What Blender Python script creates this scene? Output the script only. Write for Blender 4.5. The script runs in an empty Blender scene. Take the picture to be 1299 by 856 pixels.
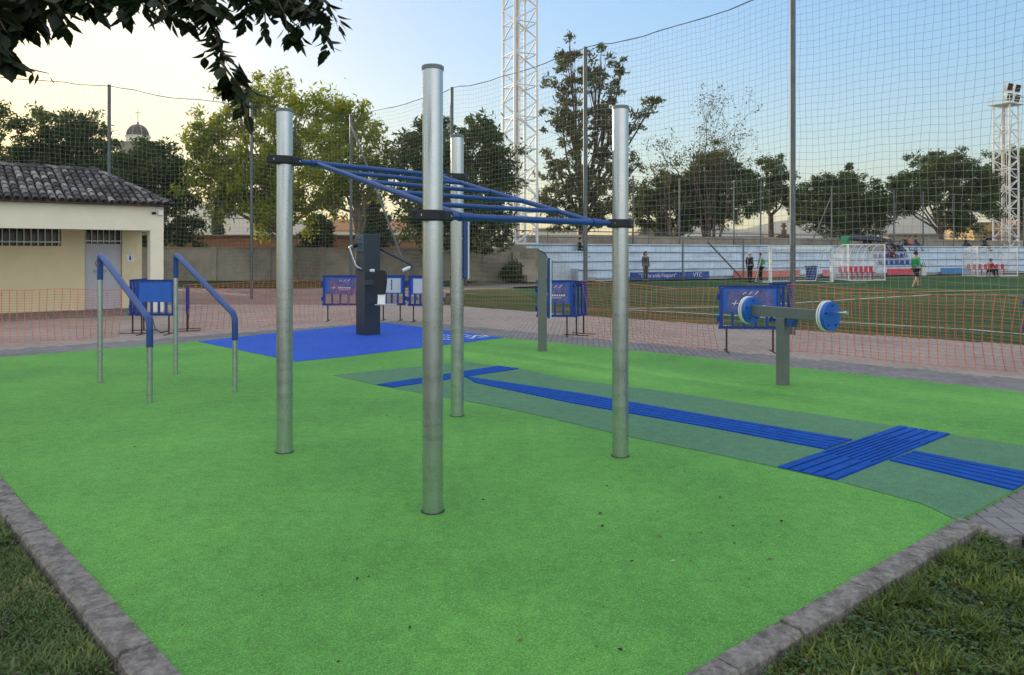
import bpy, bmesh, math, random
import numpy as np
from mathutils import Vector, Matrix
R = math.radians
random.seed(7); rng = np.random.default_rng(7)
col = bpy.context.scene.collection
scn = bpy.context.scene
# ------------------------------------------------------------------ camera
H = 1.65; F = 962.0; CX = 649.5; HZ = 321.0
cam_d = bpy.data.cameras.new('camera'); cam = bpy.data.objects.new('camera', cam_d); col.objects.link(cam)
cam.location = (0, 0, H); cam.rotation_euler = (R(90), 0, 0)
cam_d.sensor_width = 36; cam_d.lens = F/1299*36
cam_d.shift_y = -(428-HZ)/1299
cam_d.clip_start = 0.05; cam_d.clip_end = 5000
scn.camera = cam
# ------------------------------------------------------------------ light
SUN_EL = 10.0; SUN_AZ = -42.0            # azimuth from +Y towards +X
w = bpy.data.worlds.new("World"); scn.world = w; w.use_nodes = True
nt = w.node_tree; nt.nodes.clear()
sky = nt.nodes.new('ShaderNodeTexSky'); sky.sky_type = 'NISHITA'; sky.sun_disc = False
sky.sun_elevation = R(SUN_EL); sky.sun_rotation = R(SUN_AZ)
sky.altitude = 0; sky.air_density = 1.0; sky.dust_density = 1.2; sky.ozone_density = 1.6
bg = nt.nodes.new('ShaderNodeBackground'); bg.inputs['Strength'].default_value = 0.15
ow = nt.nodes.new('ShaderNodeOutputWorld')
bw_ = nt.nodes.new('ShaderNodeRGBToBW'); nt.links.new(sky.outputs[0], bw_.inputs[0])
pw = nt.nodes.new('ShaderNodeMath'); pw.operation = 'POWER'; pw.inputs[1].default_value = -0.58; nt.links.new(bw_.outputs[0], pw.inputs[0])
mul = nt.nodes.new('ShaderNodeVectorMath'); mul.operation = 'SCALE'; nt.links.new(sky.outputs[0], mul.inputs[0]); nt.links.new(pw.outputs[0], mul.inputs['Scale'])
hs_ = nt.nodes.new('ShaderNodeHueSaturation'); hs_.inputs['Saturation'].default_value = 1.25; hs_.inputs['Value'].default_value = 1.0; nt.links.new(mul.outputs[0], hs_.inputs['Color'])
tn = nt.nodes.new('ShaderNodeVectorMath'); tn.operation = 'MULTIPLY'; tn.inputs[1].default_value = (1.36, 1.44, 1.56); nt.links.new(hs_.outputs[0], tn.inputs[0])
# sky overhead and behind the camera brightened and greyed: added fill for the ground
wtc = nt.nodes.new('ShaderNodeTexCoord'); wsx = nt.nodes.new('ShaderNodeSeparateXYZ'); nt.links.new(wtc.outputs['Generated'], wsx.inputs[0])
wy_ = nt.nodes.new('ShaderNodeMath'); wy_.operation = 'MULTIPLY_ADD'; wy_.inputs[1].default_value = -.52; nt.links.new(wsx.outputs[1], wy_.inputs[0]); nt.links.new(wsx.outputs[2], wy_.inputs[2])
wmk = nt.nodes.new('ShaderNodeMapRange'); wmk.interpolation_type = 'SMOOTHSTEP'; wmk.inputs[1].default_value = .08; wmk.inputs[2].default_value = .75; nt.links.new(wy_.outputs[0], wmk.inputs[0])
wbw = nt.nodes.new('ShaderNodeRGBToBW'); nt.links.new(tn.outputs[0], wbw.inputs[0])
wgr = nt.nodes.new('ShaderNodeVectorMath'); wgr.operation = 'SCALE'; wgr.inputs[0].default_value = (2.38, 2.42, 2.50); nt.links.new(wbw.outputs[0], wgr.inputs['Scale'])
wsc = nt.nodes.new('ShaderNodeMix'); wsc.data_type = 'VECTOR'; nt.links.new(wmk.outputs[0], wsc.inputs[0]); nt.links.new(tn.outputs[0], wsc.inputs[4]); nt.links.new(wgr.outputs[0], wsc.inputs[5])
nt.links.new(wsc.outputs[1], bg.inputs[0]); nt.links.new(bg.outputs[0], ow.inputs[0])
sl = bpy.data.lights.new('sun', 'SUN'); sl.energy = 2.4; sl.angle = R(0.6); sl.color = (1, .80, .56)
so = bpy.data.objects.new('sun', sl); col.objects.link(so)
sd = Vector((math.sin(R(SUN_AZ))*math.cos(R(SUN_EL)), math.cos(R(SUN_AZ))*math.cos(R(SUN_EL)), math.sin(R(SUN_EL))))
so.rotation_euler = sd.to_track_quat('Z', 'Y').to_euler(); so.location = (0, 0, 30)
scn.view_settings.view_transform = 'Standard'; scn.view_settings.look = 'None'
scn.view_settings.exposure = 1.05; scn.view_settings.gamma = 1
scn.render.engine = 'CYCLES'
scn.cycles.transparent_max_bounces = 16
scn.render.resolution_x = 1024; scn.render.resolution_y = 675

# ------------------------------------------------------------------ helpers
def at(px, py, Y): return Vector(((px-CX)*Y/F, Y, H-(py-HZ)*Y/F))
def G(px, py, z=0.0):
    Y = F*(H-z)/(py-HZ); return Vector(((px-CX)*Y/F, Y, z))
def inter(a, b, c, d):
    x1,y1,x2,y2,x3,y3,x4,y4 = a.x,a.y,b.x,b.y,c.x,c.y,d.x,d.y
    D = (x1-x2)*(y3-y4)-(y1-y2)*(x3-x4)
    p = ((x1*y2-y1*x2)*(x3-x4)-(x1-x2)*(x3*y4-y3*x4))/D
    q = ((x1*y2-y1*x2)*(y3-y4)-(y1-y2)*(x3*y4-y3*x4))/D
    return Vector((p, q, 0))

class N:
    def __init__(s, name):
        s.m = bpy.data.materials.new(name); s.m.use_nodes = True; s.t = s.m.node_tree
        s.b = s.t.nodes['Principled BSDF']; s.o = s.t.nodes['Material Output']
    def n(s, typ, **kw):
        x = s.t.nodes.new(typ)
        for k, v in kw.items():
            if k.startswith('i_'):
                k = k[2:]; k = int(k) if k.isdigit() else k.replace('_', ' ')
                x.inputs[k].default_value = v
            else: setattr(x, k, v)
        return x
    def l(s, a, b): s.t.links.new(a, b)
    def ramp(s, fac, stops):
        r = s.n('ShaderNodeValToRGB'); e = r.color_ramp.elements
        while len(e) < len(stops): e.new(.5)
        for i, (p, c) in enumerate(stops): e[i].position = p; e[i].color = (*c, 1)
        s.l(fac, r.inputs[0]); return r.outputs[0]

def mat(name, base, rough=.6, metal=0., var=.25, scale=6., bump=0., bscale=60., dirt=None, spec=.5, coord='Object'):
    k = N(name); tc = k.n('ShaderNodeTexCoord')
    nz = k.n('ShaderNodeTexNoise', i_Scale=scale, i_Detail=6.0, i_Roughness=.65); k.l(tc.outputs[coord], nz.inputs['Vector'])
    a = tuple(max(0, c*(1-var)) for c in base); b = tuple(min(1, c*(1+var)) for c in base)
    c = k.ramp(nz.outputs[0], [(.3, a), (.7, b)])
    if dirt:
        n2 = k.n('ShaderNodeTexNoise', i_Scale=scale*.35, i_Detail=8.0, i_Roughness=.75); k.l(tc.outputs[coord], n2.inputs['Vector'])
        f = k.ramp(n2.outputs[0], [(dirt[1], (0,)*3), (dirt[2], (1,)*3)])
        mx = k.n('ShaderNodeMix', data_type='RGBA'); k.l(f, mx.inputs[0]); k.l(c, mx.inputs[6]); mx.inputs[7].default_value = (*dirt[0], 1); c = mx.outputs[2]
    k.l(c, k.b.inputs['Base Color'])
    k.b.inputs['Roughness'].default_value = rough; k.b.inputs['Metallic'].default_value = metal
    k.b.inputs['Specular IOR Level'].default_value = spec
    if bump:
        n3 = k.n('ShaderNodeTexNoise', i_Scale=bscale, i_Detail=3.0); k.l(tc.outputs[coord], n3.inputs['Vector'])
        bp = k.n('ShaderNodeBump', i_Strength=bump, i_Distance=.01); k.l(n3.outputs[0], bp.inputs['Height']); k.l(bp.outputs[0], k.b.inputs['Normal'])
    return k.m

def island_mat(name, stops, rough=.6, trans=0., tcol=None, nscale=0., spec=.3):
    """colour varies from one loose piece to the next; optional translucency for leaves"""
    k = N(name); g = k.n('ShaderNodeNewGeometry'); fac = g.outputs['Random Per Island']
    if nscale:
        tc = k.n('ShaderNodeTexCoord'); nz = k.n('ShaderNodeTexNoise', i_Scale=nscale, i_Detail=3.0); k.l(tc.outputs['Object'], nz.inputs['Vector'])
        mp = k.n('ShaderNodeMapRange'); mp.inputs[1].default_value = .3; mp.inputs[2].default_value = .7; k.l(nz.outputs[0], mp.inputs[0])
        mm = k.n('ShaderNodeMix', data_type='FLOAT'); mm.inputs[0].default_value = .55; k.l(fac, mm.inputs[2]); k.l(mp.outputs[0], mm.inputs[3]); fac = mm.outputs[0]
    c = k.ramp(fac, stops); k.l(c, k.b.inputs['Base Color'])
    k.b.inputs['Roughness'].default_value = rough; k.b.inputs['Specular IOR Level'].default_value = spec
    if trans:
        t = k.n('ShaderNodeBsdfTranslucent'); mc = k.n('ShaderNodeMix', data_type='RGBA', blend_type='MULTIPLY'); mc.inputs[0].default_value = 1
        k.l(c, mc.inputs[6]); mc.inputs[7].default_value = (*(tcol or (1.8, 1.8, .8)), 1); k.l(mc.outputs[2], t.inputs[0])
        ms = k.n('ShaderNodeMixShader'); ms.inputs[0].default_value = trans; k.l(k.b.outputs[0], ms.inputs[1]); k.l(t.outputs[0], ms.inputs[2]); k.l(ms.outputs[0], k.o.inputs[0])
    return k.m

class MB:
    def __init__(s): s.v = []; s.f = []; s.mi = []; s.cur = 0
    def add(s, vs, fs):
        o = len(s.v); s.v += [tuple(v) for v in vs]; s.f += [tuple(i+o for i in f) for f in fs]; s.mi += [s.cur]*len(fs); return s
    def box(s, c, size, rot=None, taper=1.0):
        hx, hy, hz = [k/2 for k in size]; c = Vector(c); vs = []
        for z in (-1, 1):
            k = taper if z > 0 else 1
            for x, y in ((-1,-1),(1,-1),(1,1),(-1,1)):
                p = Vector((x*hx*k, y*hy*k, z*hz))
                if rot is not None: p = rot @ p
                vs.append(c+p)
        return s.add(vs, [(3,2,1,0),(4,5,6,7),(0,1,5,4),(1,2,6,5),(2,3,7,6),(3,0,4,7)])
    def tube(s, pts, r, n=8, cap=True, flat=1.0):
        pts = [Vector(p) for p in pts]; rr = r if hasattr(r, '__len__') else [r]*len(pts)
        vs = []; fs = []; up = None
        for i, p in enumerate(pts):
            d = (pts[min(i+1, len(pts)-1)]-pts[max(i-1, 0)]).normalized()
            if up is None:
                up = Vector((0,0,1)) if abs(d.z) < .9 else Vector((0,1,0))
            a = d.cross(up)
            if a.length < 1e-5: a = d.orthogonal()
            a.normalize(); b = a.cross(d).normalized(); up = b
            for k in range(n):
                t = 2*math.pi*(k+.5)/n; vs.append(p+a*math.cos(t)*rr[i]+b*math.sin(t)*rr[i]*flat)
        for i in range(len(pts)-1):
            for k in range(n):
                fs.append((i*n+k, i*n+(k+1)%n, (i+1)*n+(k+1)%n, (i+1)*n+k))
        if cap:
            fs.append(tuple(range(n))[::-1]); fs.append(tuple((len(pts)-1)*n+k for k in range(n)))
        return s.add(vs, fs)
    def prism(s, poly, z0, z1):
        n = len(poly); vs = [(p[0], p[1], z0) for p in poly]+[(p[0], p[1], z1) for p in poly]
        return s.add(vs, [tuple(range(n))[::-1], tuple(range(n, 2*n))]+[(i, (i+1)%n, n+(i+1)%n, n+i) for i in range(n)])
    def lathe(s, c, prof, n=24):
        c = Vector(c); vs = []; fs = []
        for r, z in prof:
            for k in range(n):
                t = 2*math.pi*k/n; vs.append(c+Vector((r*math.cos(t), r*math.sin(t), z)))
        m = len(prof)
        for i in range(m-1):
            for k in range(n): fs.append((i*n+k, i*n+(k+1)%n, (i+1)*n+(k+1)%n, (i+1)*n+k))
        fs.append(tuple(range(n))[::-1]); fs.append(tuple((m-1)*n+k for k in range(n)))
        return s.add(vs, fs)
    def quad(s, a, b, c, d): return s.add([a, b, c, d], [(0,1,2,3)])
    def build(s, name, m, parent=None, smooth=False, bevel=0, origin=None):
        me = bpy.data.meshes.new(name); o0 = Vector(origin) if origin is not None else Vector((0,0,0))
        me.from_pydata([tuple(Vector(v)-o0) for v in s.v], [], s.f)
        ms = m if isinstance(m, (list, tuple)) else [m]
        for x in ms: me.materials.append(x)
        if len(ms) > 1: me.polygons.foreach_set('material_index', s.mi)
        if smooth:
            me.polygons.foreach_set('use_smooth', [True]*len(me.polygons))
            try: me.set_sharp_from_angle(angle=R(40))
            except Exception: pass
        me.update()
        o = bpy.data.objects.new(name, me); col.objects.link(o); o.location = o0
        if parent: o.parent = parent
        if bevel:
            b = o.modifiers.new('bevel', 'BEVEL'); b.width = bevel; b.segments = 2; b.limit_method = 'ANGLE'
        return o
def rz(a): return Matrix.Rotation(a, 3, 'Z')
def tag(o, label=None, cat=None, group=None, kind=None):
    if label: o['label'] = label
    if cat: o['category'] = cat
    if group: o['group'] = group
    if kind: o['kind'] = kind
    return o
def thing(name, label, cat, loc=(0,0,0), rot=0, group=None):
    o = bpy.data.objects.new(name, None); col.objects.link(o); o.location = loc; o.rotation_euler.z = rot
    o.empty_display_size = .2
    return tag(o, label, cat, group)
def copy_tree(o, parent=None):
    c = o.copy(); col.objects.link(c)
    if parent: c.parent = parent
    for ch in list(o.children): copy_tree(ch, c)
    return c
def text_mesh(name, s, size, m, M, parent=None, bold=0.):
    cu = bpy.data.curves.new(name, 'FONT'); cu.body = s; cu.size = size; cu.align_x = 'CENTER'; cu.align_y = 'CENTER'; cu.extrude = .001; cu.offset = bold
    t = bpy.data.objects.new(name, cu); col.objects.link(t)
    dg = bpy.context.evaluated_depsgraph_get(); me = bpy.data.meshes.new_from_object(t.evaluated_get(dg)); bpy.data.objects.remove(t)
    me.materials.clear(); me.materials.append(m)
    o = bpy.data.objects.new(name, me); col.objects.link(o); o.matrix_local = M
    if parent: o.parent = parent
    return o

# ------------------------------------------------------------------ materials
def rubber(name, c, grad=.2, speck=.35):
    k = N(name); tc = k.n('ShaderNodeTexCoord')
    big = k.n('ShaderNodeTexNoise', i_Scale=.55, i_Detail=4.0, i_Roughness=.6); k.l(tc.outputs['Object'], big.inputs['Vector'])
    mid = k.n('ShaderNodeTexNoise', i_Scale=9., i_Detail=5.0, i_Roughness=.7); k.l(tc.outputs['Object'], mid.inputs['Vector'])
    vo = k.n('ShaderNodeTexVoronoi', i_Scale=210.); k.l(tc.outputs['Object'], vo.inputs['Vector'])
    sep = k.n('ShaderNodeSeparateColor'); k.l(vo.outputs['Color'], sep.inputs[0])
    c1 = k.ramp(big.outputs[0], [(.3, tuple(x*(1-grad) for x in c)), (.7, (c[0]*(1+grad*1.6), c[1]*(1+grad), c[2]*(1+grad*.4)))])
    m0 = k.n('ShaderNodeMapRange'); m0.inputs[1].default_value = .25; m0.inputs[2].default_value = .75; m0.inputs[3].default_value = .80; m0.inputs[4].default_value = 1.18; k.l(mid.outputs[0], m0.inputs[0])
    m1 = k.n('ShaderNodeMapRange'); m1.inputs[3].default_value = 1-speck; m1.inputs[4].default_value = 1+speck; k.l(sep.outputs[0], m1.inputs[0])
    mm = k.n('ShaderNodeMath', operation='MULTIPLY'); k.l(m0.outputs[0], mm.inputs[0]); k.l(m1.outputs[0], mm.inputs[1])
    mx = k.n('ShaderNodeVectorMath', operation='SCALE'); k.l(c1, mx.inputs[0]); k.l(mm.outputs[0], mx.inputs['Scale'])
    # a few pale granules
    st = k.n('ShaderNodeMath', operation='GREATER_THAN'); st.inputs[1].default_value = .965; k.l(sep.outputs[1], st.inputs[0])
    fx = k.n('ShaderNodeMix', data_type='RGBA'); k.l(st.outputs[0], fx.inputs[0]); k.l(mx.outputs[0], fx.inputs[6]); fx.inputs[7].default_value = (*[min(1, x*1.4+.06) for x in c], 1)
    mps = k.n('ShaderNodeMapping'); mps.inputs['Scale'].default_value = (2.2, .35, 1); mps.inputs['Rotation'].default_value = (0,0,R(40)); k.l(tc.outputs['Object'], mps.inputs[0])
    sc1 = k.n('ShaderNodeTexNoise', i_Scale=1.6, i_Detail=9.0, i_Roughness=.78); k.l(mps.outputs[0], sc1.inputs['Vector'])
    sf = k.ramp(sc1.outputs[0], [(.56,(0,)*3),(.76,(.26,)*3)]); fx2 = k.n('ShaderNodeMix', data_type='RGBA'); k.l(sf, fx2.inputs[0]); k.l(fx.outputs[2], fx2.inputs[6]); fx2.inputs[7].default_value = (c[0]*1.5+.05, c[1]*1.15+.03, c[2]*1.2+.05, 1)
    sc2 = k.n('ShaderNodeTexNoise', i_Scale=3.1, i_Detail=9.0, i_Roughness=.8); k.l(tc.outputs['Object'], sc2.inputs['Vector'])
    sd2 = k.ramp(sc2.outputs[0], [(.60,(0,)*3),(.78,(.32,)*3)]); fx3 = k.n('ShaderNodeMix', data_type='RGBA'); k.l(sd2, fx3.inputs[0]); k.l(fx2.outputs[2], fx3.inputs[6]); fx3.inputs[7].default_value = (c[0]*.6+.02, c[1]*.55+.015, c[2]*.6+.01, 1); fx = fx3
    k.l(fx.outputs[2], k.b.inputs['Base Color']); k.b.inputs['Roughness'].default_value = .75; k.b.inputs['Specular IOR Level'].default_value = .25
    bp = k.n('ShaderNodeBump', i_Strength=.55, i_Distance=.004); k.l(vo.outputs['Distance'], bp.inputs['Height']); k.l(bp.outputs[0], k.b.inputs['Normal'])
    return k.m
M_green = rubber('green_rubber', (.115, .36, .072))
M_dull = rubber('dull_green_rubber', (.095, .24, .135), .08, .25)
M_blue = rubber('blue_rubber', (.02, .105, .60), .1, .2)
M_tact = mat('tactile_blue', (.001, .075, .40), .7, var=.25, scale=6, bump=.3, bscale=150, spec=.2, dirt=((.03,.10,.30), .6, .8))
def galv():
    k = N('galvanised_steel'); tc = k.n('ShaderNodeTexCoord')
    mp = k.n('ShaderNodeMapping'); mp.inputs['Scale'].default_value = (30, 30, 5); k.l(tc.outputs['Object'], mp.inputs[0])
    nz = k.n('ShaderNodeTexNoise', i_Scale=1.0, i_Detail=7.0, i_Roughness=.7); k.l(mp.outputs[0], nz.inputs['Vector'])
    ring = k.n('ShaderNodeTexNoise', i_Scale=1.0, i_Detail=3.0); m2 = k.n('ShaderNodeMapping'); m2.inputs['Scale'].default_value = (.5, .5, 16); k.l(tc.outputs['Object'], m2.inputs[0]); k.l(m2.outputs[0], ring.inputs['Vector'])
    ad = k.n('ShaderNodeMath', operation='ADD'); k.l(nz.outputs[0], ad.inputs[0]); k.l(ring.outputs[0], ad.inputs[1])
    c = k.ramp(ad.outputs[0], [(.0, (.36, .38, .40)), (1, (.62, .65, .66))])
    hv = k.n('ShaderNodeMath', operation='MULTIPLY'); hv.inputs[1].default_value = .5; k.l(ad.outputs[0], hv.inputs[0])
    c = k.ramp(hv.outputs[0], [(.3, (.45, .49, .50)), (.7, (.50, .54, .55))])
    k.l(c, k.b.inputs['Base Color']); k.b.inputs['Metallic'].default_value = .9
    r = k.n('ShaderNodeMapRange'); r.inputs[1].default_value = .35; r.inputs[2].default_value = .65; r.inputs[3].default_value = .24; r.inputs[4].default_value = .33; k.l(hv.outputs[0], r.inputs[0]); k.l(r.outputs[0], k.b.inputs['Roughness'])
    bp = k.n('ShaderNodeBump', i_Strength=.008, i_Distance=.002); k.l(ad.outputs[0], bp.inputs['Height']); k.l(bp.outputs[0], k.b.inputs['Normal'])
    return k.m
M_galv = galv()
M_bluepaint = mat('blue_powder_coat', (.012, .062, .26), .32, var=.1, scale=3, bump=.05, bscale=300)
M_blueplastic = mat('blue_plastic', (.005, .04, .26), .45, var=.25, scale=8, dirt=((.03, .08, .22), .55, .75))
M_blueboard = mat('blue_board', (.006, .11, .50), .4, var=.15, scale=5, dirt=((.05, .16, .45), .58, .7))
M_dark = mat('dark_rubber_clamp', (.006, .008, .016), .5, var=.3, scale=20, bump=.3, bscale=90)
M_anth = mat('anthracite_paint', (.022, .034, .052), .42, var=.12, scale=3)
M_anthlight = mat('slate_blue_panel', (.035, .085, .14), .4, var=.1, scale=3)
M_grey = mat('grey_green_paint', (.12, .145, .14), .4, var=.1, scale=4, bump=.05, bscale=200)
M_white = mat('white_paint', (.72, .74, .74), .45, var=.06, scale=5, dirt=((.5, .48, .44), .6, .85))
M_whiteplastic = mat('white_plastic', (.75, .8, .82), .35, var=.05)
M_fencepost = mat('fence_post_steel', (.12, .14, .15), .5, .5, var=.2, scale=4)
M_net = mat('net_twine', (.26, .29, .28), .8, var=.15, scale=3)
M_orange = mat('orange_mesh_plastic', (.66, .13, .07), .5, var=.2, scale=5)
M_kerb = mat('kerb_concrete', (.25, .235, .22), .85, var=.4, scale=30, bump=1.0, bscale=90, dirt=((.085, .078, .072), .46, .66))
M_rust = mat('rusty_steel', (.06, .03, .02), .7, .3)
M_cream = mat('cream_render', (.80, .70, .45), .9, var=.05, scale=1.5, bump=.3, bscale=40, dirt=((.48, .42, .28), .55, .9))
M_creamlight = mat('pale_cream_render', (.84, .80, .64), .9, var=.05, scale=1.5, bump=.3, bscale=40, dirt=((.60, .57, .45), .55, .9))
M_door = mat('grey_white_door', (.50, .52, .58), .5, var=.04)
M_black = mat('window_dark', (.012, .012, .014), .15, var=.2)
M_wood = mat('brown_wood', (.10, .05, .025), .6)
M_conc = mat('stained_concrete', (.34, .30, .24), .9, var=.2, scale=.8, bump=.5, bscale=10, dirt=((.16, .14, .11), .45, .7))
M_stand = mat('painted_concrete_steps', (.50, .60, .70), .8, var=.15, scale=1.2, dirt=((.24, .27, .30), .52, .78))
M_brick = mat('orange_brick_wall', (.42, .20, .10), .9, var=.15, scale=3)
M_bark = mat('bark', (.09, .065, .045), .9, var=.4, scale=5, bump=.8, bscale=20)
M_barkl = mat('pale_bark', (.17, .14, .10), .9, var=.35, scale=4, bump=.8, bscale=20)
M_skin = mat('skin', (.45, .25, .17), .5, var=.05)
M_red = mat('red_plastic_seat', (.55, .02, .05), .4, var=.1)
M_yellow = mat('ochre_render', (.55, .40, .18), .9, var=.15, scale=.7)

# ------------------------------------------------------------------ ground sheets
tag(MB().quad((-1900,-90,-.075),(1900,-90,-.075),(1900,2190,-.075),(-1900,2190,-.075)).build('ground',
    mat('dry_earth_and_grass', (.085, .095, .04), .95, var=.45, scale=1.2, bump=.8, bscale=30, dirt=((.10, .075, .05), .5, .62))), kind='structure')
# mat outline
kl0, kl1 = G(0,605), G(230,856); kr0, kr1 = G(875,856), G(1216,661)
near = inter(kl0, kl1, kr0, kr1); leftc = inter(kl0, kl1, G(0,453), G(240,434))
pe = G(1299,615.5); ce = G(1216,661)
rightc = inter(ce, pe, G(640,428), G(1299,497))
farc = inter(G(250,433), G(450,413), G(560,418), G(640,428))
mat_poly = [near, kr1, pe, rightc, G(1299,497), G(900,454), G(640,428), farc, G(330,424), G(240,434), G(0,453), leftc]
tag(MB().prism(mat_poly, -.05, 0.0).build('rubber_floor', M_green), kind='structure')
bl = [G(250,433.2), G(375,459), G(440,452.5), G(640,428.3), farc+Vector((0,-.02,0)), G(330,424.3)]
def shrink(poly, k):
    c = sum((Vector(p) for p in poly), Vector())/len(poly); return [c+(Vector(p)-c)*k for p in poly]
tag(MB().prism(shrink(bl,.995), .002, .005).build('blue_floor_area', M_blue), kind='structure')
edge = lambda p, q: inter(p, q, ce, pe)
fe = edge(G(1207,551), G(1299,566.5))
band = [G(422,476), G(480,489), G(609,512), G(674,525), G(797,554), G(900,574.5), G(985,593), G(1061,610), G(1102,621), G(1169,639), ce, pe, fe,
        G(1299,566.5), G(1207,551), G(1140,541), G(960,515), G(900,505), G(816,493), G(719,481), G(661,468), G(590,459)]
tag(MB().prism(band, .002, .004).build('path_band', M_dull), kind='structure')
def lerp(a, b, t): return a+(b-a)*t
def strip(mb, left, right, n, t0=0., t1=1., z=.005):
    """raised parallel ribs between two edge polylines of equal length"""
    for i in range(len(left)-1):
        mb.add([Vector((*p.xy, .0045)) for p in (left[i], right[i], right[i+1], left[i+1])], [(0,1,2,3)])
    for r in range(n):
        gg = .12 if n < 8 else .21; a, b = (r+gg)/n, (r+1-gg)/n
        L = [lerp(l, q, a) for l, q in zip(left, right)]; Q = [lerp(l, q, b) for l, q in zip(left, right)]
        for i in range(len(L)-1):
            p = [L[i], Q[i], Q[i+1], L[i+1]]
            vs = [Vector((*k.xy, z)) for k in p]+[Vector((*k.xy, z+.009)) for k in p]
            mb.add(vs, [(3,2,1,0),(4,5,6,7),(0,1,5,4),(1,2,6,5),(2,3,7,6),(3,0,4,7)])
tb = MB()
strip(tb, [G(590,478), G(740,500), G(900,528), G(1082,558.5)], [G(603,486), G(725,512), G(900,543), G(1047,571)], 5)
e1 = edge(G(1222,585), G(1299,599)); e2 = edge(G(1200,602), G(1286,623.5))
strip(tb, [G(1161,573), G(1222,585), e1], [G(1128,585), G(1200,602), e2], 5)
# transverse pads; ribs run along the pad
def pad(c00, c01, c10, c11, n): strip(tb, [c00, lerp(c00,c10,.5), c10], [c01, lerp(c01,c11,.5), c11], n)
a0, a1, b0, b1 = G(985.4,593), G(1061.5,610), G(1140,541), G(1206,551.5)
def mid(t): return lerp(a0, b0, t), lerp(a1, b1, t)
p, q = mid(.0), mid(.30); pad(p[0], p[1], q[0], q[1], 5)
p, q = mid(.30), mid(.74); pad(p[0], p[1], q[0], q[1], 10)
p, q = mid(.74), mid(1.0); pad(p[0], p[1], q[0], q[1], 5)
pad(G(478,488.5), G(499,492), G(632,464.8), G(659,468.3), 5)
tag(tb.build('tactile_strip', M_tact), kind='structure')
# faded white lettering strokes on the blue floor
wm = MB()
def stroke(pts, wd):
    for a, b in zip(pts[:-1], pts[1:]):
        d = (b-a).normalized(); n_ = Vector((-d.y, d.x, 0))*wd/2
        wm.quad(a-n_+Vector((0,0,.009)), b-n_+Vector((0,0,.009)), b+n_+Vector((0,0,.009)), a+n_+Vector((0,0,.009)))
for k in range(3): stroke([G(561,426+k*2.6), G(566,425+k*2.6), G(571,426.2+k*2.6)], .05)
for a, b in (((590,427.5),(598,426)), ((592,429.2),(601,428.8)), ((598,430),(604,425.5)), ((606,426),(613,427)), ((606,428.6),(616,427.6)), ((613,425.6),(620,427.2)), ((586,424.4),(594,425.2))):
    stroke([G(*a), G(*b)], .06)
tag(wm.build('floor_marking', mat('faded_white_rubber', (.55,.66,.72), .8)), kind='structure')

# paving: real blocks laid herringbone near the floor, a plain sheet further off
M_joint = mat('joint_sand', (.035, .032, .03), .95)
def brick_mat(name, a, b): return island_mat(name, [(0, a), (.45, tuple((x+y)/2 for x, y in zip(a, b))), (1, b)], .85, nscale=.6)
M_pg = brick_mat('grey_paving_block', (.155,.155,.165), (.265,.26,.265)); M_pp = brick_mat('pinkish_paving_block', (.29,.24,.215), (.44,.375,.335))
pitch_edge = [G(560,386), G(774,402), G(880,409), G(1299,437)]
pdir = (pitch_edge[3]-pitch_edge[1]).normalized()
pA = pitch_edge[0]; pB = pitch_edge[3]+pdir*25
pave = [Vector((-40,6,0)), leftc+Vector((-2,-1.5,0)), leftc, G(0,453)+Vector((.3,-.3,0)), G(640,434), rightc+Vector((-.5,.1,0)), pe+Vector((-.4,0,0)), ce+Vector((-.15,0,0)), Vector((2.85,4.55,0)), Vector((3.2,4.3,0)), Vector((12,2.0,0)), Vector((30,-5,0)), pB, pitch_edge[2], pitch_edge[1], pA, Vector((-2.7,31,0)), Vector((-2.0,34.5,0)),  Vector((4,38.5,0)), Vector((4,42,0)), Vector((-6,36,0)),Vector((-14,36,0)), Vector((-40,36,0))]
tag(MB().prism(pave, -.06, -.030).build('paving_bed', M_joint), kind='structure')
def inside(x, y, poly):
    c = False; n = len(poly); j = n-1
    for i in range(n):
        if (poly[i].y > y) != (poly[j].y > y) and x < (poly[j].x-poly[i].x)*(y-poly[i].y)/(poly[j].y-poly[i].y)+poly[i].x: c = not c
        j = i
    return c
ang = math.atan2(kr1.y-kr0.y, kr1.x-kr0.x)
L_, W_, g_ = .20, .10, .008
mats2 = (MB(), MB()); ca, sa = math.cos(ang+R(45)), math.sin(ang+R(45))
def dist_mat(x, y):      # signed distance beyond the two far edges of the floor
    ds = []
    for a, b in ((G(640,428), G(1299,497)), (G(0,453), G(240,434))):
        d = (b-a).normalized(); ds.append((-d.y*(x-a.x)+d.x*(y-a.y)))
    return max(ds)
rr = random.Random(3)
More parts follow.
